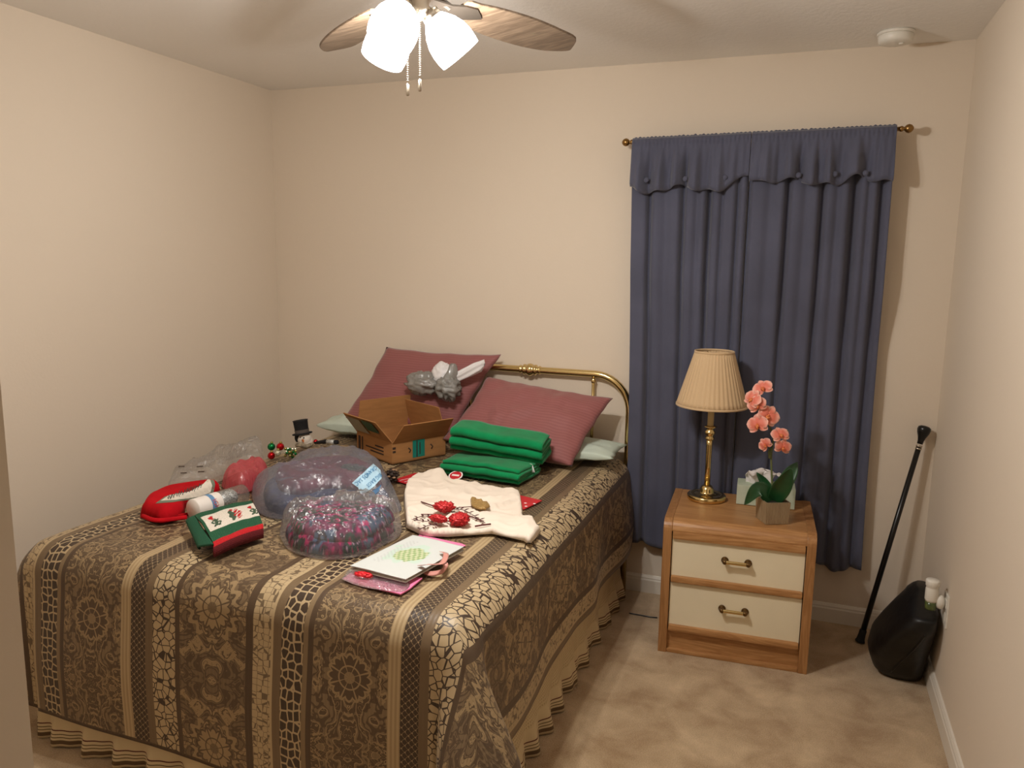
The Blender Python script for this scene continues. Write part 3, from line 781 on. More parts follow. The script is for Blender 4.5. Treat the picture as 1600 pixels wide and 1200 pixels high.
def petal_mat():
    mt, nt, p_ = new_mat('coral orchid petal')
    uvn = nt.nodes.new('ShaderNodeUVMap').outputs[0]
    sep = nt.nodes.new('ShaderNodeSeparateXYZ'); nt.links.new(uvn, sep.inputs[0])
    u, v = X(nt, sep.outputs[0]), X(nt, sep.outputs[1])
    e = ((u - .5).abs() * 2).max(v)
    vein = ((u - .5) * 60).sin() * .5 + .5
    c = mixc(nt, ((e - .55) * 2.1)._op('ADD', 0, clamp=True), lin((224, 122, 100)), lin((246, 196, 180)))
    c = mixc(nt, vein * (1 - v) * .35, c, lin((206, 88, 70)))
    nt.links.new(c, p_.inputs['Base Color']); p_.inputs['Roughness'].default_value = .6
    p_.inputs['Subsurface Weight'].default_value = 0.0; return mt
M_petal = petal_mat()
M_lip = mat('deep coral orchid lip', (196, 70, 48), .5, c2=(232, 150, 80), vscale=150)
def flower(c, face, size, spin):
    c = V(c); z = V(face).normalized(); x = V((0, 0, 1)).cross(z).normalized(); y = z.cross(x)
    Mf = frame(c, x, y, z) @ Matrix.Rotation(spin, 4, 'Z')
    root = G().ball(c, .004, (1, 1, 1), 8, 6).build('flower', M_lip, orch)
    for ang, L, Wd in ((90, 1.0, .40), (210, 1.0, .38), (330, 1.0, .38), (18, 1.05, .62), (162, 1.05, .62)):
        a = math.radians(ang); d = V((math.cos(a), math.sin(a), 0)); e = V((-d.y, d.x, 0)); zo = .002 if Wd > .5 else 0
        def f(u, v, d=d, e=e, L=L, Wd=Wd, zo=zo):
            s_ = (u - .5) * 2; wd = Wd * size * (math.sin(PI * (v * .90 + .07)) ** .7)
            q = d * (L * size * (v * 1.0)) + e * (s_ * wd) + V((0, 0, zo + size * (.18 * v - .22 * v * v - .12 * s_ * s_ * (1 - v) + .05 * math.sin(v * 6 + s_ * 2))))
            return Mf @ q
        G().grid(f, 6, 7, uv=lambda u, v: (u, v)).build('petal', M_petal, root, solid=.0007)
    lp = G()
    for a_, ln in ((270, .45), (235, .3), (305, .3)):
        a = math.radians(a_); d = V((math.cos(a), math.sin(a), 0))
        lp.tube([Mf @ V((0, 0, .002)), Mf @ (d * size * ln * .5 + V((0, 0, size * .28))), Mf @ (d * size * ln + V((0, 0, size * .2)))], [size * .06, size * .14, size * .05], 8)
    lp.ball(Mf @ V((0, size * .05, size * .12)), size * .11, nu=8, nv=6)
    lp.build('lip', M_lip, root)
toC = (CAM - V((-.1, 3.2, 1))).normalized()
for (px_, py_, yy, dx, dz, sz, sp) in ((1192, 607, 3.165, -.25, .45, .034, .5), (1176, 624, 3.150, -.75, .35, .036, -.3), (1183, 633, 3.140, -.15, -.1, .033, .4), (1200, 650, 3.150, .35, .05, .040, -.6),
                                       (1184, 664, 3.140, -.40, .0, .038, .3), (1219, 680, 3.150, .35, .6, .032, .2), (1196, 695, 3.165, -.45, -.2, .026, .8), (1223, 699, 3.150, .40, -.15, .030, -.2)):
    flower(PY(px_, py_, yy), toC + V((dx, 0, dz)), sz * 1.12, sp)

# ================================================================== soft shapes lying on the bed
from mathutils.geometry import delaunay_2d_cdt
from mathutils.bvhtree import BVHTree
BT = BZ + .009                                    # upper face of the bedspread
def seg_dist(p, poly):
    best = 9
    for i in range(len(poly)):
        a, b = poly[i], poly[(i + 1) % len(poly)]; ab = (b[0] - a[0], b[1] - a[1])
        t = max(0, min(1, ((p[0] - a[0]) * ab[0] + (p[1] - a[1]) * ab[1]) / (ab[0] ** 2 + ab[1] ** 2 + 1e-12)))
        best = min(best, math.hypot(p[0] - a[0] - t * ab[0], p[1] - a[1] - t * ab[1]))
    return best
def inside(p, poly):
    c = False; n = len(poly)
    for i in range(n):
        a, b = poly[i], poly[i - 1]
        if (a[1] > p[1]) != (b[1] > p[1]) and p[0] < (b[0] - a[0]) * (p[1] - a[1]) / (b[1] - a[1]) + a[0]: c = not c
    return c
def tri_fill(poly, res):
    """points and triangles filling a 2D outline"""
    pts = []; n = len(poly)
    for i in range(n):
        a, b = poly[i], poly[(i + 1) % n]; k = max(1, round(math.hypot(b[0] - a[0], b[1] - a[1]) / res))
        for j in range(k): pts.append((a[0] + (b[0] - a[0]) * j / k, a[1] + (b[1] - a[1]) * j / k))
    nb = len(pts)
    x0, x1 = min(p[0] for p in poly), max(p[0] for p in poly); y0, y1 = min(p[1] for p in poly), max(p[1] for p in poly)
    j = 0; y = y0
    while y < y1:
        x = x0 + (res * .5 if j % 2 else 0)
        while x < x1:
            if inside((x, y), poly) and seg_dist((x, y), poly) > res * .55: pts.append((x, y))
            x += res
        y += res * .87; j += 1
    r = delaunay_2d_cdt([V(p) for p in pts], [(i, (i + 1) % nb) for i in range(nb)], [], 1, 1e-6)
    return [(p.x, p.y) for p in r[0]], [tuple(f) for f in r[2]]
def mound(g, poly, z0, hfun, res=.012, edge=.04, power=.5, colr=None, curve=True):
    """a closed soft body over an outline: height hfun(x,y) rolled down to z0 at the rim"""
    if curve:
        P = [V((x, y, 0)) for x, y in poly]; poly = [(p.x, p.y) for p in spline(P + [P[0]], 5)][:-1]
    pts, tris = tri_fill(poly, res); b = len(g.v); n = len(pts)
    top = []
    for x, y in pts:
        d = seg_dist((x, y), poly); k = min(1, d / edge); k = (1 - (1 - k) ** 2) ** power
        top.append((x, y, z0 + max(.0006, hfun(x, y) * k)))
    rim = [seg_dist(p, poly) < 1e-5 for p in pts]
    low = {}
    vs = list(top); fs = [tuple(t) for t in tris]
    for i, p in enumerate(pts):
        if rim[i]: low[i] = i; vs[i] = (p[0], p[1], z0 + .0003)
        else: low[i] = len(vs); vs.append((p[0], p[1], z0))
    fs += [tuple(low[i] for i in reversed(t)) for t in tris]
    if colr:
        for i, p in enumerate(vs): g.c[b + i] = colr(p[0], p[1], p[2])
    g.add(vs, fs); return g
def bz(pxs, z=BT): return [tuple(PZ(x, y, z)[:2]) for x, y in pxs]
def bvh(o):
    M = Matrix.Translation(root_loc(o)); return BVHTree.FromPolygons([M @ v.co for v in o.data.vertices], [tuple(p.vertices) for p in o.data.polygons])
def drape(g, pxs, tree, off=.0015, res=4.0, colr=None):
    """a thin print or patch laid on the surface of a thing (outline seen in the photograph)"""
    pts, tris = tri_fill(pxs, res); vs = []; keep = {}
    for i, (x, y) in enumerate(pts):
        d = ray(x, y).normalized(); h = tree.ray_cast(CAM, d)
        if h[0] is None: continue
        nrm = h[1] if h[1].dot(d) < 0 else -h[1]
        keep[i] = len(vs); vs.append(h[0] + nrm * off)
        if colr: g.c[len(g.v) + len(vs) - 1] = colr(x, y)
    g.add(vs, [tuple(keep[i] for i in t) for t in tris if all(i in keep for i in t)]); return g
def crum(x, y, s=1.0, seed=0):
    """crisp crumples of plastic film"""
    a = max(0, 1 - 2.6 * abs(nz(x * 9 * s, y * 9 * s, seed))); b = max(0, 1 - 2.6 * abs(nz(x * 21 * s + 3, y * 21 * s, seed + 3)))
    c = max(0, 1 - 2.4 * abs(nz(x * 45 * s, y * 45 * s + 5, seed + 6)))
    return .55 * a + .35 * b + .16 * c

# ---- pillows
def pillow(label, c, ax, ay, W, H, T, mt, seed, group=None, wr=.006):
    c, ax, ay = V(c), V(ax).normalized(), V(ay); ay = ay.normalized(); nn = ax.cross(ay).normalized()
    g = G(); N = 40
    def f(side):
        def q(u, v):
            a, b = u * 2 - 1, v * 2 - 1
            ea, eb = 1 - abs(a) ** 2.4, 1 - abs(b) ** 2.4
            t = T / 2 * max(0, ea * eb) ** .55
            x = W / 2 * a * (1 - .055 * (1 - b * b)); y = H / 2 * b * (1 - .07 * (1 - a * a))
            k = max(0, ea * eb) ** .3
            t += wr * k * (nz(a * 2.5 + seed, b * 2.5, seed) + .6 * nz(a * 6, b * 2.2 + seed, 2) + .5 * abs(nz(a * 3 + b * 4, b * 2 - a, seed)))
            sag = -.012 * (1 - b) * k
            return c + ax * (x + .008 * nz(b * 3, seed)) + ay * (y + .006 * nz(a * 3, seed + 4) + sag) + nn * (t * side if k > 0 else 0)
        return q
    g.grid(f(1), N, N, uv=lambda u, v: (u * W, v * H)); g.grid(f(-1), N, N, uv=lambda u, v: (u * W, v * H))
    o = g.build('pillow', mt, offs=c)
    bm = bmesh.new(); bm.from_mesh(o.data); bmesh.ops.remove_doubles(bm, verts=bm.verts, dist=.0008); bmesh.ops.recalc_face_normals(bm, faces=bm.faces); bm.to_mesh(o.data); bm.free()
    for p in o.data.polygons: p.use_smooth = True
    return tag(o, label, 'pillow', group)
def stripe_mat(name, c1, c2, per):
    mt, nt, p = new_mat(name)
    uvn = nt.nodes.new('ShaderNodeUVMap').outputs[0]
    sep = nt.nodes.new('ShaderNodeSeparateXYZ'); nt.links.new(uvn, sep.inputs[0])
    s_ = (X(nt, sep.outputs[1]) * (2 * PI / per)).sin() * .5 + .5
    nt.links.new(mixc(nt, s_.gt(.5), lin(c1), lin(c2)), p.inputs['Base Color'])
    p.inputs['Roughness'].default_value = .62; p.inputs['Sheen Weight'].default_value = .25; p.inputs['Specular IOR Level'].default_value = .3
    bump(nt, p, s_ * .6 + noise_tex(nt, uvn, 400, 2), .18, .001); return mt
M_rose = stripe_mat('dusty rose sateen', (148, 91, 89), (141, 84, 82), .014)
M_mint = mat('pale mint cotton', (196, 208, 194), .8, bscale=160, bstr=.15)
pillow('dusty rose striped pillow propped upright behind the cardboard box', (-1.768, 3.424, .938), (1, 0.01, -.005), (.15, .15, .33), .63, .44, .115, M_rose, 1, 'dusty rose pillows')
pillow('dusty rose striped pillow lying over a mint pillow beside the green towels', (-1.158, 3.308, .858), (.63, -.03, -.055), (.10, .27, .25), .635, .40, .13, M_rose, 5, 'dusty rose pillows', .016)
pillow('pale mint pillow lying flat beneath the rose pillow by the curtain', (-1.045, 3.370, BT + .052), (1, .03, 0), (0, 1, 0), .63, .29, .09, M_mint, 3, 'pale mint pillows', .008)
pillow('pale mint pillow mostly hidden behind the open cardboard box', (-2.12, 3.41, BT + .052), (1, -.04, 0), (0, 1, 0), .33, .26, .09, M_mint, 9, 'pale mint pillows', .008)

# ---- cardboard box
M_card = mat('brown corrugated cardboard', (176, 126, 78), .85, var=.10, vscale=10, aniso=(1, 1, 6), bscale=150, bstr=.12, spec=.2)
M_ink = mat('dark brown print', (58, 38, 26), .8)
M_teal = mat('teal packing tape', (30, 128, 112), .35, spec=.6)
M_greenlab = mat('green printed label', (44, 78, 52), .6)
M_greylab = mat('grey printed label', (150, 142, 122), .6)
F_, L_, R2 = V((-1.653, 2.941, BT)), V((-1.939, 3.093, BT)), V((-1.5, 3.223, BT))
ex = (L_ - F_).normalized(); ey = V((-ex.y, ex.x, 0)); ey = -ey if ey.dot(R2 - F_) < 0 else ey
bxw, byw, bh = .300, .290, .095
box = thing('cardboard_box', 'open brown cardboard box with raised flaps and teal tape', 'box', F_ + ex * bxw / 2 + ey * byw / 2)
MB_ = frame(F_, ex, ey, (0, 0, 1))
if MB_.to_3x3().determinant() < 0: pass
th = .004
G().box((bxw / 2, byw / 2, .003), (bxw, byw, .005), MB_).build('bottom', M_card, box, smooth=False)
wA = G().box((bxw / 2, th / 2, bh / 2), (bxw, th, bh), MB_).build('wall', M_card, box, smooth=False)              # F-L, faces camera left
wB = G().box((th / 2, byw / 2, bh / 2), (th, byw - 2 * th, bh), MB_).build('wall', M_card, box, smooth=False)    # F-R, faces camera right
wC = G().box((bxw / 2, byw - th / 2, bh / 2), (bxw, th, bh), MB_).build('wall', M_card, box, smooth=False)
wD = G().box((bxw - th / 2, byw / 2, bh / 2), (th, byw - 2 * th, bh), MB_).build('wall', M_card, box, smooth=False)
def flap(p0, p1, out, lean, ln, parent, taper=.012, bend=0.0):
    """flap hinged on p0-p1 (box coordinates), lean degrees outwards from upright"""
    p0, p1, out = V(p0), V(p1), V(out); a = math.radians(lean); d = V((0, 0, 1)) * math.cos(a) + out * math.sin(a)
    e = (p1 - p0).normalized(); n_ = d.cross(e).normalized() * th
    q0, q1 = p0 + d * ln + e * taper, p1 + d * ln * (1 + bend) - e * taper
    vs = [p0, p1, q1, q0]; vs = vs + [v + n_ for v in vs]
    G().add  # noqa
    g = G(); g.add(vs, [(0, 1, 2, 3), (7, 6, 5, 4), (0, 4, 5, 1), (1, 5, 6, 2), (2, 6, 7, 3), (3, 7, 4, 0)], MB_)
    o = g.build('flap', M_card, parent, smooth=False); return MB_ @ p0, MB_ @ p1, MB_ @ q1, MB_ @ q0, o
fA = flap((0, 0, bh), (bxw, 0, bh), (0, -1, 0), 38, .125, box)
fB = flap((0, 0, bh), (0, byw, bh), (-1, 0, 0), 39, .118, box, .012)
fC = flap((0, byw, bh), (bxw, byw, bh), (0, 1, 0), -16, .135, box, .004)
fD = flap((bxw, 0, bh), (bxw, byw, bh), (1, 0, 0), -8, .15, box, .006)
tA, tB = bvh(wA), bvh(wB); tfA = bvh(fA[4])
for yy in (.060, .044, .030):                       # lines of print on the wall facing the snowman
    k = {.060: .07, .044: .15, .030: .11}[yy]
    G().box((.07 + k / 2, -.0006, yy), (k, .0012, .006), MB_).build('printed_line', M_ink, wA, smooth=False)
G().box((.250, -.0006, .046), (.010, .0012, .07), MB_).build('printed_bar', M_ink, wA, smooth=False)
G().box((.276, -.0006, .046), (.018, .0012, .07), MB_).build('printed_bar', M_ink, wA, smooth=False)
G().box((-.0006, .010, .070), (.0012, .016, .010), MB_).build('printed_bar', M_ink, wB, smooth=False)
G().box((-.0006, .010, .054), (.0012, .016, .009), MB_).build('printed_bar', M_ink, wB, smooth=False)
G().box((-.0008, .14, bh / 2 + .006), (.0014, .065, bh - .014), MB_).build('packing_tape', M_teal, wB, smooth=False)
for yy, hh in ((.130, .075), (.146, .055)): G().box((-.0018, yy, .052), (.0010, .005, hh), MB_).build('tape_print', M_ink, wB, smooth=False)
for yy in (.085, .205): G().tube([MB_ @ V((-.0005, yy, .062)), MB_ @ V((-.0005, yy + .012, .050)), MB_ @ V((-.0005, yy + .004, .040))], .003, 6).build('printed_mark', M_ink, wB)
def on_flap(f_, u0, u1, v0, v1, lift=.0008):
    a, b, c_, d_ = f_[:4]; nrm = (b - a).cross(d_ - a).normalized(); nrm = nrm if nrm.dot(CAM - a) > 0 else -nrm
    P_ = lambda u, v: a.lerp(b, u).lerp(d_.lerp(c_, u), v) + nrm * (lift + .0042)
    return [P_(u0, v0), P_(u1, v0), P_(u1, v1), P_(u0, v1)]
G().quad(*on_flap(fA, .52, .93, .18, .92)).build('flap_label', M_greylab, fA[4], smooth=False)
G().quad(*on_flap(fA, .12, .46, .42, .96)).build('flap_label', M_greenlab, fA[4], smooth=False)

# ---- grey plastic bag and white bag stuffed behind the box
M_greyfilm = film_mat('smoky grey plastic film', (.62, .61, .58, 1), (.36, .35, .32, 1), .55, .2)
M_whitebag = mat('white plastic bag', (226, 222, 222), .45, spec=.5)
def crumple_ball(c, r, sc, seed, amp=.26):
    c = V(c)
    def fn(d):
        return 1.1 - amp * (abs(nz(d.x * 2.2 + seed, d.y * 2.2, d.z * 2.2)) * 2.6 - .3) + amp * .22 * (abs(nz(d.x * 4.2 + seed, d.y * 4.2, d.z * 4.2)) * 2 - .5)
    return G().ball(c, r, sc, 44, 26, fn=fn)
cg = PY(662, 599, 3.325)
gb = thing('plastic_bag', 'crumpled smoky grey plastic bag lying on the upright rose pillow', 'bag', cg - V((0, 0, .05)))
crumple_ball(cg, .086, (1.0, .75, .62), 2).build('bag_body', M_greyfilm, gb)
crumple_ball(PY(700, 607, 3.312), .076, (.8, .7, .75), 6).build('bag_fold', M_greyfilm, gb)
G().tube(spline([PY(700, 600, 3.30), PY(707, 582, 3.315), PY(708, 568, 3.325)], 5), [.03, .036, .035, .033, .03, .028, .026, .024, .022, .02, .012], 12, .5).build('bag_handle', M_greyfilm, gb)
cw = PY(692, 588, 3.345)
wb = thing('plastic_bag', 'white plastic bag with a twisted end poking from the grey bag', 'bag', cw - V((0, 0, .05)))
crumple_ball(cw, .066, (.8, .6, .95), 11, .2).build('bag_body', M_whitebag, wb)
def tw(u, v):
    a = 2 * PI * u; r = .030 * (1 - .35 * abs(v - .55)) * (1 + .22 * math.sin(a * 5 + v * 3)) if v < .97 else .008
    p_ = PY(712, 590, 3.335).lerp(PY(757, 570, 3.375), v); ax = V((.2, .1, 1)).normalized(); ay = V((0, -1, .1))
    return p_ + ax * (r * 1.0 * math.cos(a)) + ay * (r * .6 * math.sin(a))
G().grid(tw, 30, 14, cu=True).build('twisted_end', M_whitebag, wb)

# ---- green towels
M_green = mat('green terry cloth', (8, 142, 84), .92, c2=(4, 118, 68), vscale=14, bscale=380, bstr=.6, bdist=.002, sheen=.2, spec=.15)
def towel(label, o, d1, d2, L, D, layers, t, seed):
    o, d1, d2 = V(o), V(d1).normalized(), V(d2); d2 = (d2 - d1 * d2.dot(d1)).normalized(); up = d1.cross(d2); up = up if up.z > 0 else -up
    path = []                                   # zigzag section: (depth, height)
    for i in range(layers):
        h = t * (i + .5); dd = D - .004 * i
        xs = [dd * k / 8 for k in range(9)]
        if i % 2: xs = xs[::-1]
        path += [(x, h) for x in xs]
        if i < layers - 1:
            xe = xs[-1]; s_ = 1 if i % 2 == 0 else -1
            path += [(xe + s_ * t * .55 * math.sin(a), h + t / 2 - t / 2 * math.cos(a)) for a in (PI * .25, PI * .5, PI * .75)]
    n = len(path) - 1
    def f(u, v):
        k = round(v * n); d_, h = path[k]
        e = abs(u * 2 - 1) ** 8
        bul = 1 + .10 * nz(u * 3, seed, h * 6) - .10 * e
        wob = .006 * nz(u * 4 + seed, d_ * 9, h * 20)
        ext = .012 * nz(h * 40, seed, d_ * 5) * (1 if u > .5 else -1) * abs(u * 2 - 1)
        return o + d1 * (u * L + ext) + d2 * (d_ + wob) + up * (h * bul + .004 * nz(u * 6, d_ * 12, seed))
    ob = G().grid(f, 40, n).build('towel', M_green, offs=o, solid=t * .80)
    return tag(ob, label, 'towel', 'folded green towels')
towel('folded green towel lying flat on the bedspread under the other towel', (-1.385, 2.885, BT + .004), (.36, -.035, 0), (.03, 1, 0), .36, .20, 4, .016, 2)
tw2 = towel('thick folded green towel resting on the lower towel and the rose pillow', (-1.392, 2.985, BT + .088), (.42, .025, -.035), (.02, 1, .12), .41, .125, 5, .021, 7)
tw2.name = 'towel'
p_ = PY(831, 733, 2.985)
th_ = thing('care_tag', '', '', p_)
bpy.data.objects.remove(th_)
ct = G().quad(PY(828, 724, 2.985), PY(832, 726, 2.98), PY(836, 738, 2.97), PY(828, 738, 2.98)).build('care_tag', M_whitebag, tw2, solid=.001); ct['label'] = 'small white care tag'

# ---- white folded cloth and what is under and on it
M_cloth = mat('off white flannel', (236, 222, 206), .9, bscale=220, bstr=.2, spec=.15)
cl_out = bz([(630, 778), (634, 764), (641, 755), (652, 750), (662, 751), (673, 747), (684, 745), (695, 751), (706, 758), (716, 757), (735, 762), (765, 768), (790, 773), (813, 778), (816, 792), (818, 812), (828, 813), (836, 818), (836, 822), (845, 831), (838, 842), (827, 853), (818, 847), (800, 843), (768, 836), (740, 838), (700, 841), (670, 840), (655, 836), (634, 826), (632, 805)])
def cl_h(x, y):
    h = .012 + .004 * nz(x * 7, y * 7) + .011 * max(0, 1 - 4 * abs(nz(x * 6 + 2, y * 5, 3))) + .005 * max(0, 1 - 3 * abs(nz(x * 14, y * 12, 8)))
    h += .020 * math.exp(-(((x + 1.36) / .06) ** 2 + ((y - 2.80) / .05) ** 2)) + .008 * sm(.012, 0, abs((x + 1.02) - .45 * (y - 2.5) - .02))
    return h + (.007 if x < -1.005 + .35 * (y - 2.45) else 0)
cloth = tag(mound(G(), cl_out, BT + .004, cl_h, .0075, .010, curve=False).build('white_cloth', M_cloth), 'off white folded cloth with red glittery picks lying on it', 'cloth')
tc_ = bvh(cloth)
M_redcard = mat('glossy red card', (196, 28, 44), .4)
M_printw = mat('white print', (236, 226, 222), .6)
def flat(name, label, cat, pxs, z, t, mt, group=None, res=None):
    P_ = [PZ(x, y, z) for x, y in pxs]
    c = sum(P_, V()) / len(P_)
    return tag(G().prism([(p.x, p.y) for p in P_], z, z + t).build(name, mt, smooth=False, offs=c), label, cat, group)
r1 = flat('package_card', 'red package card poking out between the pine cone and white cloth', 'card', [(614, 751), (648, 740), (676, 743), (684, 750), (660, 765), (640, 758)], BT + .0005, .003, M_redcard, 'red package cards')
r2 = flat('package_card', 'red package card with white snowflake dots poking out beside the bed edge', 'card', [(800, 772), (847, 783), (818, 797), (800, 790)], BT + .0005, .003, M_redcard, 'red package cards')
for i, (x0, y0, x1, y1) in enumerate(((624, 751, 650, 745), (632, 753, 652, 748.5))):
    a, b = PZ(x0, y0, BT + .0042), PZ(x1, y1, BT + .0042); G().tube([a, b], .0022, 6, .4).build('printed_line', M_printw, r1)
for x0, y0 in ((821, 786), (835, 787), (822, 791)):
    G().ball(PZ(x0, y0, BT + .0038), .006, (1, 1, .15), 8, 5).build('printed_dot', M_printw, r2)
bd = PZ(712, 746, BT + .006)
bdg = thing('round_tag', 'small round red and white paper tag between the white cloth and green towel', 'tag', (bd.x, bd.y, BT))
Mb2 = Matrix.Translation((bd.x, bd.y, BT + .013)) @ Matrix.Rotation(math.radians(24), 4, 'X')
G().lathe([(.030, 0), (.030, .002)], 30, Mb2).build('disc', M_printw, bdg, smooth=False)
G().lathe([(.0245, .002), (.0245, .0028)], 30, Mb2).build('red_face', M_redcard, bdg, smooth=False)
G().box((0, 0, .003), (.032, .010, .0008), Mb2).build('printed_band', M_printw, bdg, smooth=False)
def glitter(name, c, c2):
    mt, nt, p = new_mat(name)
    n = nt.nodes.new('ShaderNodeTexVoronoi'); n.inputs['Scale'].default_value = 420; nt.links.new(texco(nt), n.inputs[0])
    sp = nt.nodes.new('ShaderNodeSeparateColor'); nt.links.new(n.outputs['Color'], sp.inputs[0]); f = X(nt, sp.outputs[0])
    nt.links.new(mixc(nt, f, lin(c), lin(c2)), p.inputs['Base Color']); p.inputs['Metallic'].default_value = .25; p.inputs['Roughness'].default_value = .42
    bump(nt, p, f, 1.0, .002); return mt
M_gred = glitter('red glitter', (176, 14, 26), (226, 60, 60))
M_ggold = glitter('gold glitter', (150, 110, 54), (196, 164, 104))
M_twig = mat('dark red twig', (92, 34, 34), .6)
M_sprig = mat('dark burgundy leaf', (72, 20, 28), .5)
CZ = BT + .020
pk = thing('floral_pick', 'red glitter pod floral pick with leafy sprigs on the white cloth', 'decoration', PZ(712, 820, CZ))
def cpt(x, y, lift=.006):
    h = tc_.ray_cast(V(PZ(x, y, CZ)) + V((0, 0, .2)), V((0, 0, -1))); b = PZ(x, y, CZ)
    return V((b.x, b.y, (h[0].z if h[0] else CZ) + lift))
for a, b, r in (((658, 793), (692, 803), .0024), ((658, 809), (690, 812), .0016), ((742, 824), (767, 824), .0028), ((676, 818), (720, 822), .0022), ((700, 806), (755, 818), .0020)):
    G().tube([cpt(*a), cpt((a[0] + b[0]) / 2, (a[1] + b[1]) / 2, .009), cpt(*b)], r, 7).build('stem', M_twig, pk)
for (x, y, r, sc) in ((694, 808, .026, (1.15, .9, .55)), (718, 823, .028, (1.0, 1.05, .6)), (685, 824, .018, (1.5, .6, .6))):
    G().ball(cpt(x, y, .024), r * 1.15, sc, 48, 28, fn=lambda d: .92 + .45 * abs(nz(d.x * 3.5, d.y * 3.5, d.z * 3.5 + x)) + .25 * nz(d.x * 9, d.y * 9, d.z * 9)).build('glitter_pod', M_gred, pk)
def sprig(pts_, n, parent, mt, ll=.018):
    sp = spline([cpt(*q) for q in pts_], 8); g_ = G().tube(sp, .0013, 5)
    st = g_.build('sprig', mt, parent)
    for i in range(n):
        k = int((i + .5) / n * (len(sp) - 1)); a = sp[k]; t = (sp[min(k + 1, len(sp) - 1)] - a).normalized(); s_ = t.cross(V((0, 0, 1))).normalized() * (1 if i % 2 else -1)
        d = (t * .6 + s_ * .8 + V((0, 0, .35))).normalized(); w_ = d.cross(V((0, 0, 1))).normalized() * ll * .28
        q = G(); q.add([a, a + d * ll * .5 + w_, a + d * ll, a + d * ll * .5 - w_], [(0, 1, 2, 3)]); q.build('sprig_leaf', mt, st, solid=.0008)
sprig([(700, 800), (725, 806), (758, 820)], 16, pk, M_sprig)
sprig([(685, 815), (665, 811), (646, 815)], 9, pk, M_sprig, .014)
sprig([(690, 820), (665, 820), (645, 819)], 9, pk, M_sprig, .014)
sprig([(690, 826), (672, 828), (655, 830)], 8, pk, M_sprig, .014)
gp = thing('gold_pick', 'gold glitter leaf pick on a thin stem lying on the white cloth', 'decoration', PZ(748, 796, CZ))
G().tube([cpt(698, 799), cpt(720, 799, .008), cpt(738, 797)], .0016, 6).build('stem', M_twig, gp)
gl_out = [(736, 797), (735, 787), (741, 784), (746, 788), (752, 788), (756, 792), (763, 793), (766, 799), (758, 804), (748, 803), (741, 801)]
mound(G(), [tuple(cpt(x, y)[:2]) for x, y in gl_out], CZ + .016, lambda x, y: .008 + .005 * nz(x * 60, y * 60), .004, .006, curve=False).build('leaf_cluster', M_ggold, gp)

# ---- flat gift bag with ribbon handles, pink cellophane packet
M_gift = vcol_mat('printed white gift bag', .45)
def gift():
    z0 = BT + .022
    A_, B_, C_, D_ = PZ(547, 884, z0 + .004), PZ(634, 905, z0 + .004), PZ(725, 855, z0 + .004), PZ(645, 836, z0 + .004)
    t = thing('gift_bag', 'flat white paper gift bag with a green watercolour print and pink ribbon handles', 'gift bag', sum((A_, B_, C_, D_), V()) / 4 - V((0, 0, .010)))
    W_, Gn, Gl, Ye = lin((204, 208, 205)), lin((140, 168, 110)), lin((176, 214, 190)), lin((196, 200, 120))
    def pat(u, v):                    # u across short side A-B, v along A-D
        x, y = u - .50, v - .52
        e = (x / .26) ** 2 + ((y - .12 * x) / .20) ** 2 + .5 * nz(u * 9, v * 9)
        ch = (math.floor(u * 22) + math.floor(v * 22)) % 2
        c = W_
        halo = ((x + .05) / .40) ** 2 + ((y - .02) / .27) ** 2 + .8 * nz(u * 6 + 4, v * 6)
        if halo < .75: c = tuple(a * .55 + b * .45 for a, b in zip(W_, Gl))
        if e < .85: c = Gn if ch else tuple(a * .5 + b * .5 for a, b in zip(Ye, W_))
        if .14 < u < .30 and abs(math.sin(v * 60 + u * 40)) > .92 and .2 < v < .85: c = tuple(q * .75 for q in W_)
        return c
    top = lambda u, v: A_.lerp(B_, u).lerp(D_.lerp(C_, u), v) + V((0, 0, .0012 * math.sin(u * 5) + .003 * u * v))
    G().grid(top, 70, 70, colr=pat).build('front_panel', M_gift, t, solid=.001)
    M_side = mat('pale grey paper edge', (186, 178, 166), .6)
    G().grid(lambda u, v: A_.lerp(B_, u).lerp(D_.lerp(C_, u), v) + V((0, 0, -.011 + .002 * u)), 4, 4).build('back_panel', M_side, t, solid=.001)
    for a, b, k in ((A_, B_, 0), (B_, C_, 1), (D_, A_, 2)):
        inn = (sum((A_, B_, C_, D_), V()) / 4 - (a + b) / 2).normalized() * .012
        g_ = G(); g_.grid(lambda u, v: a.lerp(b, u) + V((0, 0, -.010 * v - .0005)) + inn * math.sin(v * PI), 6, 6); g_.build('gusset', M_side, t, solid=.0008)
    M_rib = mat('dusty pink satin ribbon', (206, 140, 128), .4, sheen=.3)
    def ribbon(pts_, w_, nrm):
        sp = spline(pts_, 8); n = len(sp) - 1
        def f(u, v):
            k = min(int(v * n), n - 1); p = sp[k].lerp(sp[k + 1], v * n - k); tt = (sp[k + 1] - sp[k]).normalized(); s_ = tt.cross(V(nrm)).normalized()
            return p + s_ * ((u - .5) * w_)
        G().grid(f, 3, n).build('ribbon_handle', M_rib, t, solid=.0008)
    z1 = z0 + .008
    ribbon([PZ(655, 884, z1), PZ(668, 882, z1 + .012), PZ(690, 880, z1 + .010), PZ(697, 866, z1 + .014), PZ(690, 862, z1 + .004)], .016, (0, .3, 1))
    ribbon([PZ(690, 879, z1 - .010), PZ(696, 882, z1 + .006), PZ(690, 893, BT + .014), PZ(672, 896, BT + .006), PZ(660, 891, BT + .008)], .016, (.2, -.6, 1))
gift()
M_pink = mat('hot pink paper', (236, 126, 170), .5)
M_clear = film_mat('clear cellophane', (.97, .97, .97, 1), (.85, .85, .85, 1), .05, .18)
M_rbow = mat('red satin bow', (214, 24, 38), .4)
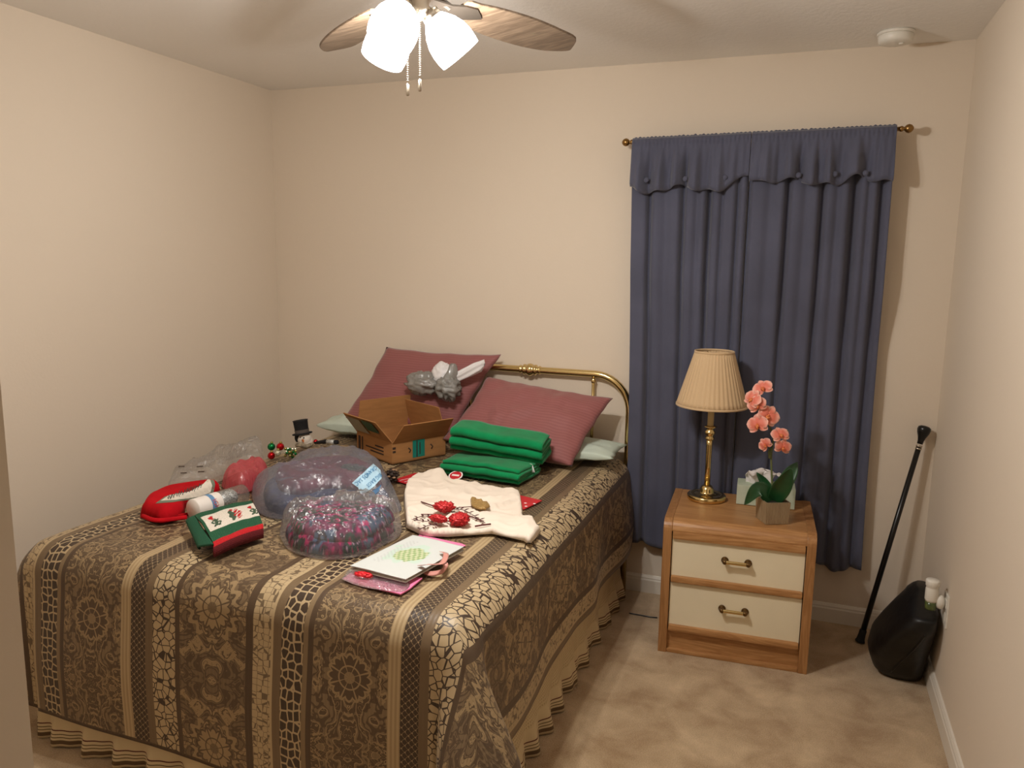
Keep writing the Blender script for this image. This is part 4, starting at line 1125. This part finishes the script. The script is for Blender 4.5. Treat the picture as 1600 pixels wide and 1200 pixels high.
pkt = thing('gift_packet', 'pink packet in clear cellophane with a red bow under the white gift bag', 'packet', PZ(600, 905, BT))
Pq = [PZ(x, y, BT) for x, y in ((536, 906), (556, 890), (660, 905), (640, 922), (626, 930), (575, 918))]
G().prism([(p.x, p.y) for p in Pq], BT + .0005, BT + .004, None).build('pink_card', M_pink, pkt, smooth=False)
mound(G(), bz([(533, 907), (556, 890), (634, 906), (633, 926), (600, 925), (560, 918)]), BT + .0045, lambda x, y: .003 + .007 * crum(x, y, 1.5), .006, .010).build('cellophane_wrap', M_clear, pkt, smooth=False)
bowg = crumple_ball(PZ(568, 898, BT + .013), .018, (1.5, .7, .40), 4, .35); bowg.build('bow', M_rbow, pkt)
pk2 = flat('pink_sheet', 'thin pink paper sheet under the gift bag next to the white cloth', 'paper', [(655, 836), (722, 850), (728, 853), (700, 862), (650, 842)], BT + .0005, .0015, M_pink)

# ---- clear bag with a paisley fabric
def paisley(x, y, z):
    a = nz(x * 24, y * 24, z * 20); b = nz(x * 60, y * 60, z * 50 + 4); c = nz(x * 13 + 7, y * 13, z * 10)
    if c > .18: base = (36, 62, 58)
    elif c < -.22: base = (70, 92, 122)
    else: base = (112, 12, 76)
    if abs(a) < .018: base = (176, 140, 166)
    elif b > .30: base = (186, 24, 104)
    elif b < -.25: base = (34, 20, 44)
    return lin(base)
M_pais = vcol_mat('magenta paisley cloth', .8, 200, .2, spec=.15)
base1 = bz([(446, 838), (458, 856), (505, 868), (560, 862), (608, 838), (614, 824), (560, 812), (480, 816), (450, 826)])
fab = thing('folded_fabric', 'folded magenta and teal paisley fabric inside the clear plastic bag', 'fabric', PZ(525, 838, BT))
for i, (zz, hh, dx, dy, sc) in enumerate(((.002, .040, 0, 0, 1.0), (.036, .036, .004, .010, .95))):
    cxm = sum(p[0] for p in base1) / len(base1); cym = sum(p[1] for p in base1) / len(base1)
    oo = [(cxm + (x - cxm) * sc + dx, cym + (y - cym) * sc + dy) for x, y in base1]
    mound(G(), oo, BT + zz, lambda x, y: hh + .008 * nz(x * 12, y * 12, i) + .012 * crum(x, y, .8, 7 + i), .0045, .045, .6, colr=paisley).build('fold', M_pais, fab)
base1b = bz([(436, 838), (455, 862), (508, 875), (566, 869), (600, 852), (622, 840), (628, 824), (614, 814), (560, 802), (500, 806), (448, 820)])
cb = tag(mound(G(), base1b, BT + .001, lambda x, y: max(.012, .088 * sm(-1.16, -1.26, x) - .014 * sm(-1.40, -1.56, x)) + .040 * crum(x, y, 1.0, 2) - .012, .0065, .042).build('clear_bag', M_clear, smooth=False, offs=PZ(525, 838, BT)), 'crumpled clear plastic bag wrapped around the paisley fabric', 'bag')

# ---- big bluish plastic bag
M_bluefilm = film_mat('bluish plastic film', (.84, .87, .96, 1), (.46, .48, .60, 1), .15, .20)
base2 = bz([(396, 788), (404, 802), (446, 812), (520, 796), (590, 802), (624, 800), (625, 788), (606, 770), (600, 754), (560, 740), (470, 744), (400, 764)])
def b2h(x, y): return .118 - .03 * sm(-1.5, -1.28, x) - .02 * sm(-1.72, -1.95, x) - .055 * sm(-1.42, -1.30, x)
redc = thing('folded_fabric', 'dark red cloth folded inside the bluish plastic bag', 'fabric', PZ(500, 770, BT))
cx2 = sum(p[0] for p in base2) / len(base2); cy2 = sum(p[1] for p in base2) / len(base2)
M_wine = mat('wine red cloth', (128, 24, 48), .8, c2=(88, 14, 34), vscale=16)
M_navy = mat('dark blue cloth', (48, 62, 96), .8, c2=(30, 38, 62), vscale=18)
M_pine = mat('dark green ribbon', (40, 74, 56), .6)
mound(G(), [(cx2 + (x - cx2) * .86, cy2 + (y - cy2) * .86) for x, y in base2], BT + .002, lambda x, y: .050 + .006 * nz(x * 10, y * 10), .010, .03).build('lower_fold', M_navy, redc)
mound(G(), [(cx2 + (x - cx2) * .74 - .02, cy2 + (y - cy2) * .72 + .04) for x, y in base2], BT + .052, lambda x, y: .040 + .010 * nz(x * 9, y * 9, 4), .010, .03).build('upper_fold', M_wine, redc)
crumple_ball((cx2 + .03, cy2 + .10, BT + .094), .032, (1.6, .9, .45), 8, .3).build('ribbon_knot', M_pine, redc)
bb = thing('blue_plastic_bag', 'large bluish translucent plastic bag with a pale blue printed label', 'bag', PZ(500, 775, BT))
film = mound(G(), base2, BT + .0012, lambda x, y: b2h(x, y) + .020 * nz(x * 6, y * 6, 2) + .034 * crum(x, y, .62, 5) - .014, .0075, .085).build('film', M_bluefilm, bb, smooth=False)
tf = bvh(film)
M_lab = mat('pale blue label print', (176, 212, 232), .5)
M_labt = mat('blue label lettering', (44, 124, 176), .5)
M_labd = mat('dark blue label strip', (34, 92, 136), .5)
lab = drape(G(), [(583, 725), (594, 735), (596, 748), (585, 760), (568, 773), (563, 772), (560, 762), (550, 755)], tf, .002, 3).build('printed_label', M_lab, bb, smooth=False)
drape(G(), [(596, 757), (592, 768), (582, 777), (576, 775), (578, 770), (590, 762)], tf, .002, 2.5).build('label_strip', M_labd, bb, smooth=False)
def press_text(txt, size, mt, parent, o_px, r_px, tree, off):
    """lettering whose outline is laid on the surface: starts at o_px, runs to r_px (photo pixels)"""
    cu = bpy.data.curves.new('txt', 'FONT'); cu.body = txt; cu.size = 1; cu.resolution_u = 2; cu.align_x = 'LEFT'; cu.align_y = 'CENTER'
    t = bpy.data.objects.new('txt', cu); col.objects.link(t)
    me = bpy.data.meshes.new_from_object(t.evaluated_get(bpy.context.evaluated_depsgraph_get())); bpy.data.objects.remove(t)
    wd = max(v.co.x for v in me.vertices); r = V((r_px[0] - o_px[0], r_px[1] - o_px[1])); dn = V((-r.y, r.x)).normalized()
    off_ = root_loc(parent)
    for v in me.vertices:
        a, b = v.co.x / wd, v.co.y * size
        x, y = o_px[0] + r.x * a - dn.x * b, o_px[1] + r.y * a - dn.y * b
        d = ray(x, y).normalized(); h = tree.ray_cast(CAM, d)
        p = h[0] + (h[1] if h[1].dot(d) < 0 else -h[1]) * off if h[0] else PZ(x, y, BT + .1)
        v.co = p - off_
    me.materials.clear(); me.materials.append(mt)
    o = bpy.data.objects.new('lettering', me); col.objects.link(o); o.parent = parent; return o
press_text('GRANDS SAC', 9.5, M_labt, lab, (587.5, 730), (556, 757), tf, .0032)
press_text('BIG BAGS', 9.0, M_labt, lab, (595, 742), (574, 760), tf, .0032)

# ---- pine cone by the bag
pc = PZ(613, 747, BT + .022)
cone = thing('pine_cone', 'dark brown pine cone with pale scale tips beside the bluish bag', 'pine cone', (pc.x, pc.y, BT))
M_cone = mat('dark pine cone', (46, 30, 20), .7); M_tip = mat('pale cone tip', (150, 118, 90), .7)
G().ball((pc.x, pc.y, BT + .030), .022, (1, 1, 1.3), 16, 12).build('core', M_cone, cone)
for k in range(34):
    ph_ = k * 2.39996; zz = 1 - 2 * (k + .5) / 34; rr = math.sqrt(1 - zz * zz)
    d = V((rr * math.cos(ph_), rr * math.sin(ph_), zz)); c = V((pc.x, pc.y, BT + .032)) + V((d.x * .024, d.y * .024, d.z * .026))
    s_ = G().ball(c, .008, (1, 1, .45), 8, 5).build('scale', M_cone if k % 3 else M_tip, cone)

# ---- knitted cuff
def knit_mat():
    mt = vcol_mat('ribbed knit wool', .9, 0); nt = mt.node_tree; p = nt.nodes['Principled BSDF']
    uvn = nt.nodes.new('ShaderNodeUVMap').outputs[0]; sep = nt.nodes.new('ShaderNodeSeparateXYZ'); nt.links.new(uvn, sep.inputs[0])
    bump(nt, p, (X(nt, sep.outputs[0]) * (2 * PI * 46)).sin() + (X(nt, sep.outputs[1]) * (2 * PI * 50)).sin() * .4, .5, .0016); return mt
M_knit = knit_mat()
def cuff():
    zt = BT + .062
    A_, B_, C_, D_ = PZ(304, 806, zt), PZ(392, 783, zt - .006), PZ(411, 822, BT + .046), PZ(334, 851, BT + .046)
    t = thing('knit_cuff', 'folded knit stocking cuff in green white and red with small bear figures', 'knit stocking', (A_ + C_) / 2 - V((0, 0, .05)))
    gr, wh, rd, dg, br = lin((30, 84, 56)), lin((228, 218, 204)), lin((190, 24, 32)), lin((22, 60, 42)), lin((70, 92, 70))
    def pat(u, v):
        if v < .15: return gr
        if v > .70: return rd if v < .80 else lin((96, 14, 20))
        if v > .54: return gr
        if u < .05 : return gr
        for cu_, red in ((.22, 0), (.60, 1), (.94, 0)):
            x, y = (u - cu_) / .12, (v - .35) / .155
            x += .12 * math.sin(y * 9)
            if red:
                if abs(x - .25) < .62 * (1 - abs(y)) + .12 and abs(y) < .9 and math.sin(y * 14 + x * 8) > -.55 and x > -.25: return rd
                if (x + .62) ** 2 * 4 + (y - .1) ** 2 < .75: return br
                if (x + .55) ** 2 * 5 + (y + .68) ** 2 * 6 < .5: return rd
            else:
                if (x * x * 1.6 + (y - .3) ** 2 * 2.2 < .62 and math.sin(x * 9) * math.sin(y * 8) > -.55): return br
                if (x + .35) ** 2 * 5 + (y + .58) ** 2 * 7 < .6: return rd
                if (x + .25) ** 2 * 6 + (y + .25) ** 2 * 9 < .55: return lin((176, 140, 120))
                if abs(y - .75) < .14 and abs(abs(x) - .35) < .16: return dg
        return wh
    def f(u, v):
        if v < .74:
            k = v / .74; p = A_.lerp(B_, u).lerp(D_.lerp(C_, u), k)
            return p + V((0, 0, .010 * math.sin(k * PI) + .003 * nz(u * 5, v * 5) + .006 * math.sin(u * PI)))
        k = (v - .74) / .26; a = k * PI
        e = D_.lerp(C_, u); out = V((.6, -.8, 0)); R_ = .019
        return e + out * (R_ * math.sin(a) - .012 * max(0, k - .5)) + V((0, 0, -R_ + R_ * math.cos(a) + .006 * math.sin(u * PI)))
    G().grid(f, 120, 120, uv=lambda u, v: (u, v), colr=pat).build('cuff_front', M_knit, t, solid=.005)
    gd = lambda u, v: lin((34, 92, 66)) if v < .6 else lin((26, 70, 50))
    def f2(u, v):
        a = (v) * PI; p = A_.lerp(D_, u) ; q = PZ(313, 858, BT + .004).lerp(PZ(300, 822, BT + .02), 1 - u)
        return p.lerp(q, v) + V((-.020 * math.sin(a) , -.008 * math.sin(a), .0))
    G().grid(f2, 24, 24, uv=lambda u, v: (u, v), colr=gd).build('cuff_side', M_knit, t, solid=.006)
    def f3(u, v):
        e0, e1 = PZ(336, 862, BT + .003), PZ(409, 846, BT + .003); b0, b1 = PZ(318, 838, BT + .003), PZ(392, 812, BT + .003)
        p = b0.lerp(b1, u).lerp(e0.lerp(e1, u), v); return p + V((0, 0, .020 + .003 * math.sin(u * 8) - .014 * abs(v - .5)))
    G().grid(f3, 30, 20, uv=lambda u, v: (u, v), colr=lambda u, v: lin((130, 18, 24))).build('cuff_lining', M_knit, t, solid=.012)
cuff()

# ---- clear tube of tinsel
ta, tb_ = PZ(302, 796, BT + .036), PZ(380, 771, BT + .036)
tube = thing('tinsel_tube', 'clear plastic tube of silver tinsel with a white paper label', 'tube', (ta.x, ta.y, BT))
Mtu = along(ta, tb_); tl = (tb_ - ta).length
M_tin = glitter('silver tinsel', (96, 98, 96), (236, 236, 232))
M_tubelab = mat('white label paper', (230, 222, 214), .5); M_bluel = mat('blue label stripe', (96, 140, 180), .5); M_redl = mat('red label print', (190, 60, 56), .5)
G().lathe([(.001, .001), (.033, .001), (.035, .003), (.035, tl - .002), (.030, tl)], 32, Mtu).build('tube_wall', M_clear, tube)
G().lathe([(.001, -.001), (.0345, -.001), (.0360, .002), (.0360, .008)], 32, Mtu, cap=False).build('end_cap', M_tubelab, tube)
lb_ = G().lathe([(.0356, .008), (.0356, tl * .46)], 32, Mtu, cap=False).build('paper_label', M_tubelab, tube)
G().lathe([(.0360, tl * .24), (.0360, tl * .32)], 32, Mtu, cap=False).build('label_stripe', M_bluel, lb_)
tl_tree = bvh(lb_)
press_text('IGH', 10, M_redl, lb_, (334, 780), (341, 795), tl_tree, .0012)
G().ball(Mtu @ V((0, 0, tl * .70)), .031, (1, 1, 1), 30, 20, fn=lambda d: 1 + .12 * nz(d.x * 9, d.y * 9, d.z * 9)).ball(Mtu @ V((0, 0, tl * .56)), .031, (1, 1, 1), 30, 20, fn=lambda d: 1 + .12 * nz(d.x * 9, d.y * 9, d.z * 9 + 3)).build('tinsel', M_tin, tube)['kind'] = 'stuff'

# ---- red stocking with a lettered patch
M_felt = mat('bright red felt', (196, 16, 28), .92, c2=(170, 10, 22), vscale=12, bscale=300, bstr=.4, spec=.15)
so_ = bz([(219, 806), (232, 788), (262, 776), (300, 770), (335, 768), (345, 773), (320, 781), (292, 791), (286, 807), (252, 818)])
stk = thing('christmas_stocking', 'bright red felt stocking with a white lettered patch at the bed edge', 'stocking', PZ(270, 800, BT))
def sth(x, y):
    return .052 + .085 * math.exp(-(((x + 1.965) / .055) ** 2 + ((y - 2.235) / .07) ** 2)) + .006 * nz(x * 12, y * 12)
sbody = mound(G(), so_, BT + .001, sth, .008, .035).build('stocking_body', M_felt, stk)
for i, zz in enumerate((.012, .026)):
    sp = [PZ(x, y, BT + zz) for x, y in ((222, 806), (246, 813), (292, 808))]
    G().tube(spline(sp, 6), .008, 8, .7).build('folded_edge', M_felt, stk)
G().box((0, 0, .008), (.09, .03, .014), frame(PZ(268, 812, BT), PZ(296, 806, BT) - PZ(245, 815, BT), V((.3, 1, 0)), (0, 0, 1))).build('hanging_loop', M_felt, stk, smooth=False, bevel=.003)
tst = bvh(sbody)
M_patch = mat('white patch cloth', (226, 216, 200), .85); M_pedge = mat('grey green patch border', (116, 124, 104), .85); M_pink_ = mat('dark stitched script', (70, 76, 66), .8)
po = [(243, 787), (258, 776), (296, 768), (318, 756), (332, 742), (336, 757), (333, 770), (312, 778), (270, 785)]
drape(G(), po, tst, .0012, 3).build('patch_border', M_pedge, sbody, smooth=False)
cxp = sum(p[0] for p in po) / len(po); cyp = sum(p[1] for p in po) / len(po)
pt = drape(G(), [(cxp + (x - cxp) * .86, cyp + (y - cyp) * .80) for x, y in po], tst, .0022, 3).build('patch', M_patch, sbody, smooth=False)
for k in range(9):
    x0 = 262 + k * 6.0; y0 = 778 - k * 2.3; pts_ = []
    for j in range(6):
        x, y = x0 + j * 1.1, y0 + 3.6 * math.sin(j * 2.1 + k * 1.7)
        h = tst.ray_cast(CAM, ray(x, y).normalized())
        if h[0]: pts_.append(h[0] + (h[1] if h[1].dot(ray(x, y)) < 0 else -h[1]) * .003)
    if len(pts_) > 2: G().tube(pts_, .0011, 5).build('stitched_script', M_pink_, pt)

# ---- red tissue bundle and clear package behind the stocking
M_redfilm = film_mat('translucent red tissue', (.95, .40, .40, 1), (.62, .10, .12, 1), .55, .3, gloss=.25)
ro = bz([(352, 766), (375, 772), (398, 765), (416, 751), (418, 738), (396, 731), (370, 743), (347, 757)])
tag(mound(G(), ro, BT + .001, lambda x, y: .062 + .012 * nz(x * 9, y * 9) + .030 * crum(x, y, .7, 1) - .012, .008, .04).build('tissue_bundle', M_redfilm, smooth=False, offs=PZ(392, 748, BT)), 'crumpled red tissue bundle behind the tinsel tube', 'tissue paper')
ko = bz([(262, 768), (300, 766), (345, 752), (372, 731), (408, 722), (411, 714), (388, 712), (330, 728), (275, 748)])
kp = thing('clear_package', 'empty clear plastic package standing at the left bed edge behind the stocking', 'package', PZ(320, 748, BT))
kf = mound(G(), ko, BT + .001, lambda x, y: .052 + .03 * sm(2.45, 2.7, y) + .030 * crum(x, y, .8, 9) - .008, .008, .03).build('film', M_clear, kp, smooth=False)
tk = bvh(kf)
for x, y in ((284, 731), (312, 731), (287, 741), (314, 739)):
    drape(G(), [(x - 5, y - 2), (x + 5, y - 2.5), (x + 5, y - 1), (x - 5, y - .5)], tk, .002, 3).build('printed_mark', M_ink, kf, smooth=False)

# ---- bauble cluster
def shiny(n, c): return mat(n, c, .12, .75)
M_bg, M_br, M_bs, M_bgd = shiny('green bauble', (20, 130, 70)), shiny('red bauble', (190, 16, 28)), shiny('silver bauble', (220, 220, 200)), shiny('gold bead', (170, 160, 96))
for i, (x, y, r, mt, nm, lb) in enumerate(((424, 698, .0170, M_bg, 'green', 'shiny green bauble on top of the ornament cluster'), (438, 698, .0170, M_br, 'red', 'shiny red bauble next to the green one in the ornament cluster'), (424, 712, .0165, M_br, 'red', 'shiny red bauble beneath the green one in the ornament cluster'), (434, 708, .0135, M_bs, 'silver', 'small silver bauble in the middle of the ornament cluster'))):
    yy = (2.83, 2.83, 2.80, 2.79)[i]
    c = PY(x, y, yy)
    t = thing('bauble', lb, 'ornament', c - V((0, 0, r)), 'bauble cluster')
    G().ball(c, r, nu=24, nv=16).build('ball', mt, t)
    G().lathe([(.006, 0), (.006, .006), (.002, .009)], 10, Matrix.Translation(c + V((0.0, 0.004, r - .002)))).build('cap', M_bgd, t)
bg = tag(bpy.data.objects.new('bead_garland', None), 'green and gold bead garland lying by the baubles', 'garland'); col.objects.link(bg); bg.location = PZ(448, 715, BT)
for k in range(46):
    x, y = 445 + 19 * rnd.random(), 701 + 13 * rnd.random(); c = PY(x, y, 2.78 + .07 * rnd.random())
    c.z = max(c.z, BT + .006)
    G().ball(c, .0065, nu=8, nv=6).build('bead', (M_bg, M_bgd, M_bs)[k % 3], bg)

# ---- snowman
sn = PY(474, 684, 3.02)
snow = thing('snowman_figure', 'snowman figure in a black top hat with a checked scarf', 'figurine', (sn.x, sn.y, BT))
M_snow = mat('white felt snow', (232, 222, 208), .85, bscale=200, bstr=.2); M_hat = mat('black felt', (18, 17, 20), .85); M_band = mat('grey hat band', (92, 82, 76), .7)
M_nose = mat('orange carrot nose', (214, 120, 60), .6); M_scarf = mat('dark checked scarf', (58, 44, 36), .9, c2=(206, 190, 160), vscale=70)
hc = sn + V((.005, 0, -.004))
G().ball((sn.x + .0, sn.y + .01, BT + .034), .036, (1.15, 1, .95), 20, 14).build('body', M_snow, snow)
hd_ = G().ball(hc, .034, (1, .95, .95), 24, 16).build('head', M_snow, snow)
tilt = V((-.16, 0, 1)).normalized(); Mh = along(hc + V((-.010, 0, .022)), hc + V((-.010, 0, .022)) + tilt)
G().lathe([(.001, 0), (.046, 0), (.047, .004), (.033, .005), (.031, .010), (.034, .062), (.036, .066), (.001, .067)], 28, Mh).build('hat', M_hat, snow)
G().lathe([(.0325, .007), (.0335, .022)], 28, Mh, cap=False).build('hat_band', M_band, snow)
G().ball(hc + V((-.018, .004, .004)), .033, (.95, 1.0, 1.0), 18, 12).build('hood', M_hat, snow)
G().tube([hc + V((.012, -.028, .0)), hc + V((.030, -.046, -.004))], [.006, .001], 8).build('nose', M_nose, hd_)
for dx, dz in ((.0, .012), (.018, .012)): G().ball(hc + V((dx, -.029, dz)), .0034, nu=8, nv=6).build('eye', M_hat, hd_)
G().tube([hc + V((.034 * math.cos(a), .034 * math.sin(a), -.026 + .004 * math.sin(3 * a))) for a in [2 * PI * i / 16 for i in range(17)]], .010, 8).build('scarf', M_scarf, snow)
G().ball(hc + V((.070, -.01, -.005)), .011, nu=12, nv=8).build('pompom', M_br, snow)
M_goldcl = mat('tan gold satin', (164, 130, 78), .35, c2=(120, 88, 46), vscale=20, sheen=.2)
go = bz([(468, 715), (484, 719), (540, 715), (552, 706), (532, 703), (500, 704), (476, 708)])
tag(mound(G(), go, BT + .001, lambda x, y: .018 + .010 * nz(x * 16, y * 16) + .016 * crum(x, y, 1.2, 3), .009, .03).build('satin_ribbon', M_goldcl, offs=PZ(495, 710, BT)), 'crumpled tan gold satin ribbon in front of the snowman', 'ribbon')
st_ = thing('glitter_twig', 'dark twig with a silvery glitter tip beside the snowman', 'twig', PY(505, 692, 3.06) - V((0, 0, .02)))
G().tube([PY(492, 692, 2.98), PY(508, 690, 2.98), PY(528, 691, 2.98)], [.006, .010, .009], 10).build('twig', M_hat, st_)
G().lathe([(.0105, .0), (.0115, .02), (.0105, .04)], 12, along(PY(511, 690.4, 2.98), PY(524, 690.8, 2.98))).build('glitter_tip', M_tin, st_)

# ================================================================== cane
ca, cbm = V((.494, 3.545, .925)), V((.312, 3.418, 0))
cane = thing('walking_cane', 'black walking cane with a round knob leaning into the corner', 'cane', cbm)
M_cane = mat('black lacquer', (12, 12, 13), .3); M_rub = mat('black rubber', (20, 20, 20), .75)
dC = (ca - cbm).normalized()
G().tube([cbm + dC * .02, cbm + dC * .87], [.0115, .0105], 14).build('shaft', M_cane, cane)
G().lathe([(.019, 0), (.020, .004), (.0165, .012), (.0145, .035), (.0145, .05), (.012, .055)], 18, along(cbm, ca) @ Matrix.Translation((0, 0, .004))).build('rubber_tip', M_rub, cane)
Lc = (ca - cbm).length
Mc = along(cbm, ca)
G().lathe([(.011, Lc - .075), (.012, Lc - .06), (.016, Lc - .045), (.023, Lc - .028), (.026, Lc - .014), (.024, Lc - .004), (.015, Lc + .002), (.001, Lc + .003)], 22, Mc).build('knob', M_cane, cane)
for k in (.082, .093): G().lathe([(.0112, Lc - k - .006), (.0125, Lc - k - .005), (.0125, Lc - k), (.0112, Lc - k + .001)], 18, Mc).build('silver_band', M_nickel, cane)

# ================================================================== black bag in the corner
M_bag = mat('black soft leather', (14, 14, 15), .42, bscale=45, bstr=.25, bdist=.004, spec=.45)
bag = thing('black_bag', 'black slouching bag on the carpet against the right wall', 'bag', (.43, 3.24, 0))
# horizontal slices: height, x range, y range
sl = [(0.0, .375, .518, 3.150, 3.300), (.03, .345, .522, 3.120, 3.325), (.09, .325, .526, 3.085, 3.335), (.16, .335, .530, 3.045, 3.330), (.22, .362, .532, 3.010, 3.315), (.28, .398, .533, 2.975, 3.30), (.325, .428, .531, 2.97, 3.285), (.345, .440, .528, 3.045, 3.275), (.365, .455, .524, 3.10, 3.255), (.382, .470, .508, 3.15, 3.225)]
def slc(v):
    i = min(int(v * (len(sl) - 1)), len(sl) - 2); k = v * (len(sl) - 1) - i; return [sl[i][j] + (sl[i + 1][j] - sl[i][j]) * k for j in range(5)]
def bf(u, v):
    z, x0, x1, y0, y1 = slc(v); a = 2 * PI * u; c, s_ = math.cos(a), math.sin(a); e = .62
    x = (x0 + x1) / 2 + (x1 - x0) / 2 * abs(c) ** e * (1 if c > 0 else -1); y = (y0 + y1) / 2 + (y1 - y0) / 2 * abs(s_) ** e * (1 if s_ > 0 else -1)
    w_ = .006 * nz(x * 14, y * 14, z * 9); dent = 0
    return V((min(x + w_ * .7, .535), y + w_ + dent, z))
bo_ = G().grid(bf, 56, 40, cu=True); bo_.v += []; n0 = len(bo_.v)
bo_.f += [tuple(range(55, -1, -1)), tuple(range(n0 - 56, n0))]
bagb = bo_.build('bag_body', M_bag, bag)
tb2 = bvh(bagb)
sp = []
for x, y in ((1392, 1050), (1405, 1036), (1420, 1022), (1434, 1008), (1446, 992)):
    h = tb2.ray_cast(CAM, ray(x, y).normalized())
    if h[0]: sp.append(h[0])
if len(sp) > 2: G().tube(spline(sp, 4), .0035, 8).build('crease_highlight', M_cane, bag)  # added glossy tube stands in for the highlight along the bag's diagonal crease

# ================================================================== wall outlet and plug-in air freshener
oc = V((XR, 2.99, .375))
outl = thing('wall_outlet', 'white duplex wall outlet behind the black bag', 'outlet', oc)
G().box((XR - .003, oc.y, oc.z), (.006, .072, .116)).build('cover_plate', M_white, outl, smooth=False, bevel=.002)
for dz in (.024, -.024): G().box((XR - .007, oc.y, oc.z + dz), (.003, .034, .030)).build('socket', M_white, outl, smooth=False, bevel=.001)
fr = thing('air_freshener', 'white plug-in air freshener with a green vial on the right wall outlet', 'air freshener', oc + V((-.03, 0, .024)))
fc = V((XR - .052, oc.y + .0, .418))
G().ball((XR - .024, oc.y, .400), .024, (.7, .9, 1.1), 18, 12).build('plug_housing', M_white, fr)
G().lathe([(.019, -.02), (.0215, -.012), (.0215, .026), (.020, .030), (.0195, .034), (.0225, .038), (.0235, .056), (.021, .060), (.001, .060)], 26, Matrix.Translation(fc)).build('diffuser_cap', M_white, fr)
M_vial = mat('green scented oil', (52, 66, 34), .15, c2=(96, 108, 60), vscale=60)
G().lathe([(.001, -.050), (.017, -.050), (.019, -.046), (.019, -.020), (.001, -.020)], 24, Matrix.Translation(fc)).build('vial', M_vial, fr)

# ================================================================== lamp cord on the carpet
tag(G().tube(spline([PZ(983, 958, .004), PZ(1000, 961, .004), PZ(1016, 964, .004), PZ(1027, 965, .004)], 6), .0028, 6).build('power_cord', M_cane, offs=PZ(1010, 962, 0)), 'thin dark power cord on the carpet between bed and nightstand', 'cord')
